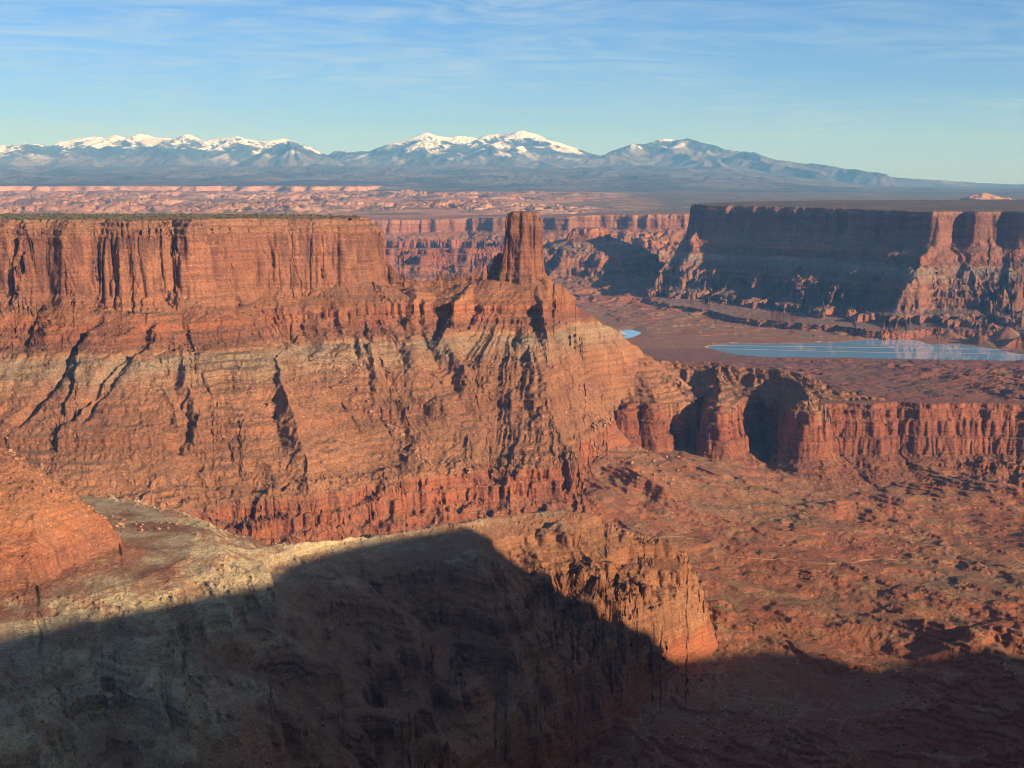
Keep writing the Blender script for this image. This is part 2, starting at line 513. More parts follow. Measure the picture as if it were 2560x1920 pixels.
    zb = np.where(u > 0, zb + sst(0, 60, u) * (6 * n1 + 3 * n2 + 7 * np.clip(ridged(wx + 900, wy, 130, 4, 0.6) - 0.55, 0, 2) * sst(-0.1, 0.4, pn(x / 380 + 2.2, y / 380))) - BENCH_T(u), zb)
    pd, _ = pdist(x, y, POND_BIG)
    pin = inside(x, y, POND_BIG)
    zb = np.where(u > 0, np.maximum(zb, POND_Z + 1.0 + 1.5 * n1), zb)
    zb = np.where(pin, np.maximum(POND_Z - 3, POND_Z + 0.9 - 0.35 * pd), zb)
    k = zb > z
    z = np.where(k, zb, z)
    reg = np.where(k, BENCH, reg)
    # ---- foreground ridge
    u0 = np.full(np.shape(x), -1e6, f32)
    for L_, k in RIDGE_LINES:
        u0 = crest(x + 7 * n2, y + 6 * fbm(x - 400, y + 900, 46, 3), L_, k, u0)
    xe = x - 0.29 * np.minimum(y - 1385, 0) + 0.75 * np.maximum(y - 1385, 0) + 4 * n2
    u0 = np.minimum(u0, np.interp(xe, [-900, -545, -507, -471, -440, -401, -372, -300, -180, 100], [-90, -284, -315, -340, -369, -386, -391, -388, -330, 0])).astype(f32)
    xr = np.interp(y, [1150, 1250, 1340, 1440, 1497, 1600, 1703, 1760, 1900], [-110, -65, -22, 18, 63, 125, 185, 230, 235])
    cx = x + 8 * n2 + 11 * fbm(x + 70, y, 60, 2) - xr + 14
    cut = np.interp(cx, [-400, -90, -25, 20, 48, 70, 84, 800], [0, -415, -450, -500, -545, -592, -645, -3500]).astype(f32)
    u0 = np.minimum(u0, cut).astype(f32)
    gl = ridged(x + 0.55 * y + 20 * n1, 0.2 * (y - 0.55 * x), 60, 3, 0.55)
    dep = sst(-385, -440, u0)
    end = sst(-40, 120, x)
    wf = sst(25, 130, np.interp(x, RIDGE_CX, RIDGE_CY) - y)
    u = u0 + 2 * n1 + 2.2 * (ridged(x, y, 34, 3) - 0.6) * sst(-395, -360, u0) + 3 * wf * (gl - 0.5) + wf * dep * (11 * n1 + 4 * n2 + 7 * (gl - 0.4)) + wf * end * sst(-480, -505, u0) * 5 * (ridged(x, y, 34, 3, 0.6) - 0.35) + 0.8 * n2
    tal = sst(-0.05, 0.4, fbm(x + 177, y + 631, 80, 3)) * sst(-390, -400, u) * 0.3
    zr = RIDGE_T(u) * (1 - tal) + (u - 6) * tal
    zr = zr + wf * dep * 0.6 * (terr(zr + 2 * n2, 7.0, 0.2) - zr - 2 * n2)
    k = zr > z
    z = np.where(k, zr, z)
    reg = np.where(k, RIDGE, reg)
    return z.astype(f32), reg


# ------------------------------------------------------------------ the middle distance (4.4 to 9.9 km)
FAR_T = Strata([(2000, 12), (60, 4), (0, 0), (-4, -12), (-8, -18), (-20, -118), (-30, -138), (-80, -180), (-83, -196), (-130, -232), (-170, -262), (-173, -276), (-205, -300), (-209, -322), (-225, -330),
                (-235, -366), (-260, -374), (-330, -384), (-336, -396), (-341, -420), (-360, -430), (-420, -450), (-2000, -1500)])
FAR_Z = -94.0
FAR_RIM = poly([(3300, 546, 5200), (2800, 542, 5260), (2640, 539, 5290), (2560, 536, 5330), (2500, 534, 5430), (2450, 533, 5370), (2405, 531, 5460), (2360, 526, 5440), (2335, 525, 5360), (2318, 524, 5410), (2250, 522, 5540), (2180, 519, 5690),
                (2100, 517, 5920), (2020, 516, 6060), (1950, 515, 6190), (1870, 514, 6340), (1800, 513, 6470), (1760, 513, 6550), (1738, 514, 6600), (1733, 514, 6680), (1740, 513, 6800), (1820, 512, 7150), (2100, 510, 7600), (3300, 510, 8000)])
FAR_LINES = [(line(FAR_T, p, -FAR_Z), k) for p, k in [
    ([(1735, 545, 6560), (1700, 575, 6560), (1660, 618, 6500), (1640, 660, 6440)], 1.15),
    ([(1740, 560, 6500), (1735, 620, 6330), (1690, 700, 6180)], 0.9),
    ([(2335, 590, 5340), (2300, 640, 5200), (2270, 700, 5080)], 1.3),
    ([(2380, 600, 5380), (2420, 660, 5200), (2440, 740, 5040)], 1.3),
    ([(2520, 620, 5330), (2530, 680, 5140), (2540, 760, 4990)], 1.3)]]
WALL_T = Strata([(900, 10), (0, 0), (-5, -10), (-16, -88), (-40, -104), (-150, -178), (-155, -190), (-260, -260), (-400, -330), (-2000, -900)])
WALL_RIM = poly([(-600, 552, 9000), (500, 550, 9150), (800, 549, 9250), (950, 548, 9330), (1100, 545, 9450), (1180, 542, 9550), (1230, 541, 9400), (1320, 540, 9330), (1420, 538, 9180), (1500, 536, 9250), (1600, 534, 9130), (1700, 533, 9050), (1800, 532, 9100),
                 (2600, 530, 9100), (3400, 530, 9100), (3400, 530, 10400), (-600, 530, 10400)])
LOW_T = Strata([(900, 6), (0, 0), (-5, -26), (-30, -38), (-36, -78), (-70, -96), (-78, -128), (-200, -185), (-2000, -900)])
LOW_RIM = poly([(700, 618, 7200), (900, 618, 7260), (960, 618, 7200), (1010, 619, 7330), (1060, 619, 7230), (1110, 618, 7420), (1160, 615, 7380), (1210, 612, 7620), (1250, 606, 7900), (1250, 600, 8600), (700, 600, 8600)])
BUT_T = Strata([(300, 4), (0, 0), (-12, -46), (-60, -78), (-110, -120), (-150, -150), (-158, -185), (-175, -196), (-185, -232), (-260, -262), (-2000, -1200)])
BUT_RIM = poly([(1436, 571, 7150), (1480, 569, 7080), (1512, 570, 7200), (1500, 568, 7420), (1450, 568, 7420)])
BUT_Z = -231.0
BUT_LINES = [(line(BUT_T, p, -BUT_Z), k) for p, k in [
    ([(1445, 590, 7140), (1400, 630, 7080), (1365, 672, 7000)], 0.8),
    ([(1500, 585, 7180), (1560, 622, 7200), (1640, 668, 7100)], 0.8),
    ([(1475, 590, 7080), (1470, 640, 6960), (1480, 690, 6880)], 0.85)]]
SCARP_P = poly([(1540, 742, 6200), (1620, 752, 5980), (1700, 766, 5680), (1780, 778, 5480), (1850, 790, 5240), (1930, 799, 5080), (2000, 804, 5000), (2110, 814, 4880), (2200, 826, 4700), (2260, 828, 4720), (2330, 820, 4800), (2450, 832, 4700),
                (3200, 850, 4500), (3200, 700, 5900), (2000, 690, 6600), (1540, 700, 6600)])
MOUNDS = [atz(a, b, -548) + (r, h) for a, b, r, h in [(2440, 862, 60, 26), (2520, 858, 80, 30), (2580, 872, 90, 34), (2480, 838, 70, 24), (2380, 842, 45, 14), (2630, 850, 90, 34), (2545, 835, 55, 20), (2690, 880, 120, 40)]]


def mid(x, y):
    n1 = fbm(x, y, 420, 4)
    n2 = fbm(x + 900, y, 110, 4)
    wx = x + 34 * n2
    wy = y + 34 * fbm(x - 400, y + 900, 120, 3)
    fz = -551 + sst(5000, 7200, y) * 14 + 4 * n1 * sst(4400, 5200, y)
    rg = sst(5300, 6600, y + 0.25 * x)
    fz = fz + rg * terr(22 * ridged(wx, wy, 380, 4, 0.55) + 8, 9, 0.2) + 1.2 * n2
    fz = fz + (1 - rg) * terr(7 * sst(-0.2, 0.6, n1 + 0.3) + 3 * n2, 5, 0.15) * sst(4650, 4800, y)
    for mx, my, _, r, h in MOUNDS:
        q = np.sqrt((x + 14 * n2 - mx) ** 2 + ((y - my) * 0.8) ** 2)
        fz = np.maximum(fz, -552 + 1.7 * h * np.clip(1 - q / (r * 1.4), 0, 1) ** 1.2 * 1.3)
    pin = inside(x, y, POND_BIG) | inside(x, y, POND_SMALL)
    pd = np.minimum(pdist(x, y, POND_BIG)[0], pdist(x, y, POND_SMALL)[0])
    lip = sst(60, 0, pd)
    fz = np.where(pin, np.maximum(POND_Z - 3, POND_Z + 0.9 - 0.35 * pd), np.maximum(fz, POND_Z + 1.0) * (1 - lip) + lip * (POND_Z + 1.2))
    z = fz
    reg = np.full(np.shape(x), FLOOR, np.int8)

    def put(zz, idn):
        nonlocal z, reg
        k = zz > z
        z = np.where(k, zz, z)
        reg = np.where(k, idn, reg)
    # low scarp above the river
    d, s = sdist(x + 20 * n2, y + 20 * n1, SCARP_P)
    u = -d + 12 * (ridged(s, d * 0.3, 70, 3) - 0.4)
    zs = np.interp(u, [-3000, -60, -30, -16, -10, -4, 0, 400, 1500], [-2000, -575, -556, -546, -532, -530, -522, -519, -512]).astype(f32) + 2 * n1
    zs = np.where(u > 0, zs + rg * np.maximum(0, 12 * (hz0 := ridged(wx + 5000, wy, 300, 4, 0.55)) - 4), zs)
    put(zs, SCARP)
    # far mesa
    d, s = sdist(x + 18 * n2, y + 18 * fbm(x - 400, y + 900, 90, 3), FAR_RIM)
    u0 = (-0.8 * d).astype(f32)
    for L_, k in FAR_LINES:
        u0 = crest(wx, wy, L_, k, u0)
    xl = np.interp(y, [5800, 6540, 7000, 9000], [700, 825, 958, 1384])
    u0 = np.minimum(u0, -140 - 2.2 * (xl - x - 15 * n2)).astype(f32)
    low = sst(-140, -320, u0) * 1.5 + 0.2 * sst(-25, -90, u0)
    gul = ridged(s + 0.35 * d + 60 * n2, d * 0.16, 120, 4, 0.55)
    u = u0 + low * (38 * (gul - 0.45) + 12 * n2 + 10 * n1) + sst(-60, -10, u0) * sst(30, 0, u0) * (4 * pn(s / 40, d / 200) + 4 * pn(s / 140, s * 0 + 2.5))
    put(FAR_Z + FAR_T(u) - 0.01 * np.clip(6500 - y, -3000, 3000) + np.where(u > 0, 2.0 * n2, 0), FARM)
    # butte
    d, s = sdist(wx, wy, BUT_RIM)
    u0 = (-0.62 * d).astype(f32)
    for L_, k in BUT_LINES:
        u0 = crest(wx, wy, L_, k, u0)
    u = u0 + sst(-20, -150, u0) * (34 * (ridged(s + 40 * n2, d * 0.2, 85, 4, 0.55) - 0.45) + 10 * n2)
    put(BUT_Z + BUT_T(u), BUTTE)
    # lower red bench
    d, s = sdist(wx, wy, LOW_RIM)
    u = -0.6 * d + sst(6, -20, -0.6 * d) * 22 * (ridged(s, d * 0.3, 95, 4, 0.55) - 0.45)
    put(-343 + LOW_T(u) + np.where(u > 0, -0.05 * np.clip(y - 7300, 0, 1500), 0), LOWB)
    # distant wall
    d, s = sdist(x + 40 * n2, y + 40 * fbm(x - 400, y + 900, 130, 3), WALL_RIM)
    u0 = -0.62 * d
    u = u0 + sst(-10, -150, u0) * (40 * (ridged(s + 50 * n2, d * 0.2, 170, 4, 0.55) - 0.45) + 16 * n2) + sst(-40, -8, u0) * sst(30, 0, u0) * 9 * pn(s / 60, d / 200)
    top = np.interp(x, [-1500, -600, 0, 600, 1300, 2500], [-240, -236, -226, -206, -190, -186])
    put(top + WALL_T(u) + np.where(u > 0, 6 * n1 + 3 * n2, 0), WALL)
    return z.astype(f32), reg


# ------------------------------------------------------------------ far country (9.9 to 46 km)
SKYLINE = [(-300, 372, 42000), (-150, 350, 42000), (0, 362, 42000), (60, 355, 42000), (125, 362, 42500), (190, 345, 43500), (240, 340, 43500), (262, 346, 43000), (285, 336, 43000), (328, 345, 43000), (352, 332, 42500), (390, 342, 43000), (440, 344, 43000),
           (465, 334, 42500), (512, 351, 43000), (545, 346, 43000), (590, 339, 42500), (640, 351, 43000), (690, 349, 43000), (708, 345, 43500), (730, 352, 43000), (800, 376, 42500), (840, 378, 42000), (890, 376, 41500), (1000, 364, 41500), (1030, 348, 41500),
           (1068, 329, 41500), (1108, 342, 42000), (1145, 337, 42000), (1195, 344, 42500), (1235, 334, 42000), (1265, 333, 42000), (1304, 324, 41500), (1345, 344, 41500), (1400, 368, 41500), (1455, 384, 41000), (1530, 374, 40000), (1590, 355, 39500), (1630, 354, 39500),
           (1662, 345, 40000), (1690, 350, 40000), (1718, 346, 39500), (1760, 355, 39000), (1800, 370, 38500), (1850, 374, 38000), (1885, 380, 38000), (1930, 398, 37500), (1955, 394, 37000), (2000, 408, 37000), (2040, 424, 37000), (2120, 432, 37000), (2200, 439, 37000), (2300, 447, 37000),
           (2460, 457, 37000), (2560, 461, 37000), (2800, 466, 37000)]
SPURS = []


def make_spurs():
    rs = np.random.default_rng(5)
    for i, (px, py, D) in enumerate(SKYLINE):
        if py > 415 or px > 1900:
            continue
        if i % 2 and py > 352:
            continue
        X, Y, Z = at(px, py, D)
        base = 330.0
        L = [(X, Y, Z - 20)]
        n = 5
        ang = rs.uniform(-0.55, 0.55)
        ln = rs.uniform(4500, 8000)
        for k in range(1, n + 1):
            t = k / n
            ang += rs.uniform(-0.35, 0.35)
            L.append((L[-1][0] + math.sin(ang) * ln / n, L[-1][1] - math.cos(ang) * ln / n, base + (Z - base) * ((1 - t) ** 1.15) * rs.uniform(0.88, 1.06)))
        SPURS.append((L, 0.52))
    # the separate white pyramid before the north group, and forested shoulders
    for pts, sl_ in [([(640, 398, 37000), (690, 362, 38300), (729, 346, 38500), (775, 374, 38300), (830, 405, 37500)], 0.5), ([(729, 346, 38500), (720, 400, 36500)], 0.5), ([(729, 346, 38500), (752, 395, 36800)], 0.5),
                    ([(300, 395, 36500), (390, 365, 37500), (450, 392, 36500)], 0.42), ([(150, 400, 36000), (185, 378, 37000), (240, 408, 36000)], 0.42),
                    ([(1180, 385, 38000), (1225, 360, 39000), (1275, 388, 37500)], 0.45), ([(1455, 400, 37500), (1530, 385, 37500), (1600, 415, 36000)], 0.35), ([(1260, 420, 35500), (1340, 396, 37000), (1400, 420, 35500)], 0.35),
                    ([(1180, 440, 33500), (1060, 420, 35000), (980, 418, 36500)], 0.3), ([(1680, 420, 35000), (1800, 395, 36500), (1900, 420, 35000)], 0.33), ([(1560, 440, 32500), (1700, 425, 34000), (1840, 440, 32500)], 0.25)]:
        SPURS.append(([at(*p) for p in pts], sl_))


make_spurs()
SKY3 = [at(*p) for p in SKYLINE]
DOMES = [at(a, b, D) + (r,) for a, b, D, r in [(2462, 487, 12500, 210), (2515, 498, 12450, 190), (2425, 503, 12480, 150)]]


def far(x, y):
    n1 = fbm(x, y, 1500, 4)
    base = np.interp(y, [9900, 11000, 13000, 15500, 17500, 21000, 26000, 31000, 36000, 48000], [-222, -196, -150, -112, -88, -40, 75, 290, 420, 430])
    px = x / y * FPX + 1280
    right = sst(1450, 1900, px)
    base_r = np.interp(y, [9900, 13000, 20000, 30000, 37000, 48000], [-196, -148, -104, -44, -2, -150])
    rr = sst(1700, 2250, px)
    base = base * (1 - rr) + base_r * rr
    reg = np.where(y < 18200, SLICK, FOOT).astype(np.int8)
    # slickrock fins and domes
    wx = x + 120 * fbm(x, y, 500, 2)
    wy = y + 120 * fbm(x + 3000, y, 500, 2)
    a = 0.5
    fx, fy = wx * math.cos(a) + wy * math.sin(a), -wx * math.sin(a) + wy * math.cos(a)
    fin = np.abs(fbm(fx, fy * 0.6, 380, 5, 0.58))
    clump = sst(-0.15, 0.45, pn(x / 1500 + 3, y / 1500 + 8.2) + 0.25)
    lr = sst(1700, 1200, px) * sst(18500, 15500, y) * sst(9700, 10400, y)
    slick = lr * (clump * (48 * np.clip(fin * 1.9, 0, 1) ** 0.8 + 36 * np.clip(pn(x / 700, y / 700) + 0.2, 0, 1)) + 18 * n1)
    slick = terr(slick, 16, 0.33) * 0.6 + 0.4 * slick
    z = base + slick + 6 * n1 * sst(10000, 12000, y)
    # pale cliff band far left
    d = (y - (18200 + 700 * pn(x / 1600, x * 0 + 3.1) + 500 * fbm(x, y, 700, 3) + np.interp(px, [-400, 500, 560, 900, 950, 3000], [0, 0, 900, 300, 2500, 6000])))
    band = np.clip((d + 120) / 150, 0, 1)
    hgt = np.interp(px, [-400, 900, 1000, 3000], [85, 70, 20, 0])
    z = z + band * hgt * sst(26000, 20000, y) + 0
    reg = np.where((d > -260) & (d < 60) & (px < 960), PALE, reg)
    # blue foothills
    fh = sst(19500, 26000, y)
    z = z + fh * (110 * ridged(x + 300 * n1, y, 2600, 5, 0.5) - 40 + 30 * n1) * sst(2450, 1700, px)
    # mountains
    u = np.full(np.shape(x), -1e6, f32)
    mw = fbm(x + 700, y - 300, 900, 4)
    mx, my = x + 130 * mw, y + 200 * fbm(x, y + 9000, 900, 4)
    msk = y > 27000
    if np.any(msk):
        xs, ys = mx[msk], my[msk]
        uu = crest(xs, ys, SKY3, 0.33)
        top = uu.copy()
        for L_, k in SPURS:
            uu = crest(xs, ys, L_, k, uu)
        h = np.clip((uu - 350) / 1100, 0, 1)
        ero = ridged(x[msk], y[msk], 1700, 5, 0.5)
        cr = crest(x[msk] , y[msk], SKY3, 1.0) - crest(x[msk], y[msk], SKY3, 0.0)
        near_crest = sst(0, -900, cr)
        uu = uu - near_crest * (0.05 + 1.2 * h) * 150 * np.clip(1.35 - ero, 0, 3) + 10 * fbm(x[msk], y[msk], 420, 4)
        zz = z[msk].copy()
        kk = uu > zz
        zz = np.where(kk, uu, zz)
        z = z.astype(f32)
        z[msk] = zz
        pm = px[msk]
        rid = np.where(pm < 855, MTN_N, np.where(pm < 1462, MTN_M, MTN_S))
        kk = kk & (zz > 380)
        rg = reg[msk]
        reg[msk] = np.where(kk, rid, rg)
    for dx, dy, dz, r in DOMES:
        q = np.sqrt((x + 40 * mw - dx) ** 2 + ((y - dy) * 0.8) ** 2) / (r * 1.25)
        zd = dz - 100 * q ** 1.7 + 14 * ridged(x, y, 130, 3)
        kd = (zd > z) & (q < 1.3)
        z = np.where(kd, zd, z)
        reg = np.where(kd, DOME, reg)
    return z.astype(f32), reg


def terrain(x, y):
    if y.max() <= 4400.5:
        return near(x, y)
    if y.min() >= 9899:
        return far(x, y)
    return mid(x, y)


# ------------------------------------------------------------------ one sheet of ground, sampled finely where the land is steep
NCOL = 1400
KMAX = 0.47
KS = np.linspace(-KMAX, KMAX, NCOL)
# (D from, D to, sampling step, most rows)
BLOCKS = [(480, 1000, 2.0, 190), (1000, 1250, 1.4, 260), (1250, 1450, 1.2, 260), (1450, 1700, 1.2, 320), (1700, 2000, 1.5, 260), (2000, 2200, 1.4, 260), (2200, 2400, 1.4, 260),
          (2400, 2550, 1.0, 240), (2550, 2700, 1.0, 240), (2700, 2860, 1.0, 320), (2860, 3000, 1.4, 200), (3000, 3400, 3.0, 130), (3400, 4400, 5.0, 150),
          (4400, 5000, 3.0, 150), (5000, 5500, 2.5, 190), (5500, 5900, 2.0, 200), (5900, 6300, 2.0, 200), (6300, 6800, 2.5, 200), (6800, 7500, 3.0, 200), (7500, 9000, 7.0, 110), (9000, 9900, 4.0, 150),
          (9900, 13500, 10.0, 260), (13500, 18000, 14.0, 200), (18000, 27000, 30.0, 160), (27000, 36000, 30.0, 220), (36000, 39000, 24.0, 180), (39000, 46000, 30.0, 240)]
QUAL = 1.0


def sample_block(b):
    d0, d1, st, rmax = b
    Dg = np.linspace(d0, d1, int((d1 - d0) / st) + 1)
    nD = len(Dg)
    out_z = np.empty((NCOL, nD), f32)
    out_r = np.empty((NCOL, nD), np.int8)
    CH = max(8, int(260000 / nD))

    def work(i0):
        i1 = min(NCOL, i0 + CH)
        y = np.broadcast_to(Dg[None, :], (i1 - i0, nD)).astype(np.float64)
        x = KS[i0:i1, None] * y
        z, r = terrain(x, y)
        out_z[i0:i1] = z
        out_r[i0:i1] = r
    with ThreadPoolExecutor(4) as ex:
        list(ex.map(work, range(0, NCOL, CH)))
    dz = np.abs(np.diff(out_z, axis=1))
    dm = 0.5 * (Dg[1:] + Dg[:-1])
    zc = np.abs(0.5 * (out_z[:, 1:] + out_z[:, :-1]))
    w = np.clip(0.55 * zc / dm[None, :] + 0.035, 0.05, 0.3)
    ds = 1300.0 / dm[None, :] * np.hypot(dz, w * np.diff(Dg)[None, :])
    # even the rows out between neighbouring columns
    k = np.exp(-0.5 * (np.arange(-12, 13) / 5.0) ** 2)
    k /= k.sum()
    pad = np.pad(ds, ((12, 12), (0, 0)), mode='edge')
    bl = sum(k[j] * pad[j:j + NCOL] for j in range(25))
    ds = 0.55 * ds + 0.45 * bl
    cum = np.concatenate([np.zeros((NCOL, 1)), np.cumsum(ds, axis=1)], axis=1)
    rows = int(min(rmax * QUAL, np.percentile(cum[:, -1], 96) * 1.05 * QUAL) + 4)
    t = np.linspace(0, 1, rows)
    D = np.empty((NCOL, rows))
    Z = np.empty((NCOL, rows), f32)
    RG = np.empty((NCOL, rows), np.int8)
    for i in range(NCOL):
        D[i] = np.interp(t * cum[i, -1], cum[i], Dg)
        Z[i] = np.interp(D[i], Dg, out_z[i])
        RG[i] = out_r[i, np.clip(np.rint((D[i] - d0) / (Dg[1] - Dg[0])).astype(int), 0, nD - 1)]
    D[:, 0], D[:, -1] = d0, d1
    return D, Z, RG


Ds, Zs, Rs = [], [], []
for b in BLOCKS:
    D, Z, RG = sample_block(b)
    if Ds:
        D, Z, RG = D[:, 1:], Z[:, 1:], RG[:, 1:]
    Ds.append(D)
    Zs.append(Z)
    Rs.append(RG)
D = np.concatenate(Ds, 1)
Z = np.concatenate(Zs, 1).astype(np.float64)
RG = np.concatenate(Rs, 1)
NROW = D.shape[1]
X = KS[:, None] * D
Y = D.copy()
print('grid', NCOL, NROW, round(time.time() - T0, 1))


def grid_normal(X, Y, Z):
    ax, ay, az = np.gradient(X, axis=0), np.gradient(Y, axis=0), np.gradient(Z, axis=0)
    bx, by, bz = np.gradient(X, axis=1), np.gradient(Y, axis=1), np.gradient(Z, axis=1)
    nx, ny, nz = ay * bz - az * by, az * bx - ax * bz, ax * by - ay * bx
    l = np.sqrt(nx * nx + ny * ny + nz * nz) + 1e-9
    return nx / l, ny / l, nz / l


def rubble(x, y, cell, prob, seed):
    """half-buried round stones, one at most in a cell"""
    ca, sa = math.cos(seed), math.sin(seed)
    u, v = (x * ca + y * sa) / cell, (-x * sa + y * ca) / cell
    ui, vi = np.floor(u).astype(np.int32), np.floor(v).astype(np.int32)
    k = ((ui + 37 * seed) & 255) + ((vi + 91 * seed) & 255) * TS
    h, h2 = HV[k], HV2[k]
    r = (0.14 + 0.26 * h2 * h2)
    cx, cy = 0.4 + 0.2 * h2, 0.4 + 0.2 * HV2[(k + 77) & 65535]
    q = 1 - ((u - ui - cx) ** 2 + (v - vi - cy) ** 2) / (r * r)
    return np.where(h < prob, np.sqrt(np.clip(q, 0, 1)) * r * cell * 0.75, 0).astype(f32)


def detail():
    global X, Y, Z
    nx, ny, nz = grid_normal(X, Y, Z)
    hl = np.hypot(nx, ny) + 1e-6
    steep = sst(0.45, 0.85, hl)
    slope = sst(0.10, 0.42, hl) * (1 - steep)
    dist = np.clip(Y / 2400.0, 0.5, 20)
    nearf = sst(4300, 3300, Y)
    B = 64
    dX, dY, dZ = np.zeros_like(X), np.zeros_like(X), np.zeros_like(X)

    def work(i):
        s_ = slice(i, min(NCOL, i + B))
        x, y, z, di = X[s_], Y[s_], Z[s_], dist[s_]
        s = np.clip(di, 0.62, 4)
        col = vn3(x / (7 * s), y / (7 * s), z / (55 * s)) * 1.8 * s + vn3(x / (17 * s), y / (17 * s), z / (40 * s)) * 2.6 * s + vn3(x / (3.2 * s), y / (3.2 * s), z / (9 * s)) * 0.8 * s
        bed = vn3(x / (45 * s), y / (45 * s), z / (2.6 * s)) * 1.0 * s + vn3(x / (90 * s), y / (90 * s), z / (7 * s) + 40) * 1.5 * s
        a = (col + bed) * steep[s_] * (Y[s_] < 9900)
        jt = np.abs(pn((x + 0.30 * z) / 30, z / 150 + 0.02 * y)) + 0.6 * np.abs(pn((x - 0.12 * z) / 52 + 7, z / 260))
        a = a - np.where(np.isin(RG[s_], (MESA, TOWR)) & (z > -235), 4.2 * np.clip(1 - jt / 0.09, 0, 1) * steep[s_], 0)
        # flat faces between joints stand in and out by steps
        blk = HV[((np.floor((x + 0.2 * z) / 21 + 0.5 * pn(x / 60, z / 60)).astype(np.int32)) & 255) + ((np.floor(z / 46 + HV[np.floor(x / 21).astype(np.int32) & 255] * 3).astype(np.int32)) & 255) * TS]
        a = a + np.where(np.isin(RG[s_], (MESA, TOWR)) & (z > -235), 3.4 * (blk - 0.5) * steep[s_], 0)
        dX[s_] = a * nx[s_] / hl[s_]
        dY[s_] = a * ny[s_] / hl[s_]
        rub = rubble(x, y, 6.5, 0.5, 1) + rubble(x, y, 10.5, 0.4, 2) + rubble(x, y, 4.3, 0.5, 3)
        clump = 0.25 + 0.75 * sst(-0.2, 0.4, fbm(x, y, 70, 2))
        f1 = pn(x / 9, y / 9) * 0.9 + pn(x / 4.1, y / 4.1) * 0.5
        dZ[s_] = nearf[s_] * ((slope[s_] * 1.5 + 0.15) * rub * clump + (0.3 + 1.25 * slope[s_]) * f1) + (1 - nearf[s_]) * sst(11000, 9000, y) * (pn(x / 22, y / 22) * 2.0 + pn(x / 10, y / 10) * 0.8)
    with ThreadPoolExecutor(4) as ex:
        list(ex.map(work, range(0, NCOL, B)))
    dZ[RG == FLOOR] *= 0.55
    flat = np.isin(RG, (FLOOR, BENCH)) & (Y > 3500) & (Y < 5200)
    dZ[flat] *= 0.6
    X += dX
    Y += dY
    Z += dZ


detail()
print('detail', round(time.time() - T0, 1))

# strata coordinate that the rock colours follow (0 at the top of the great cliff's layer cake, -62 aligned to the near mesa)
OFF = np.zeros(17)
OFF[BENCH] = 28
OFF[RIDGE] = -110
OFF[FARM] = -32
OFF[WALL] = -150
OFF[BUTTE] = -10
OFF[LOWB] = 155
OFF[SCARP] = 30
OFF[DOME] = 60
ST = (Z - OFF[RG.astype(int)]).astype(f32)
ST = np.where(np.isin(RG, (MESA,)), ST + 0.012 * np.clip(Y - 2440, 0, 2000), ST)
ST[RG == WALL] = (Z - np.interp(X, [-1500, -600, 0, 600, 1300, 2500], [-240, -236, -226, -206, -190, -186]) - 62)[RG == WALL]


# ------------------------------------------------------------------ materials
def new_mat(name):
    m = bpy.data.materials.new(name)
    m.use_nodes = True
    return m, m.node_tree.nodes, m.node_tree.links


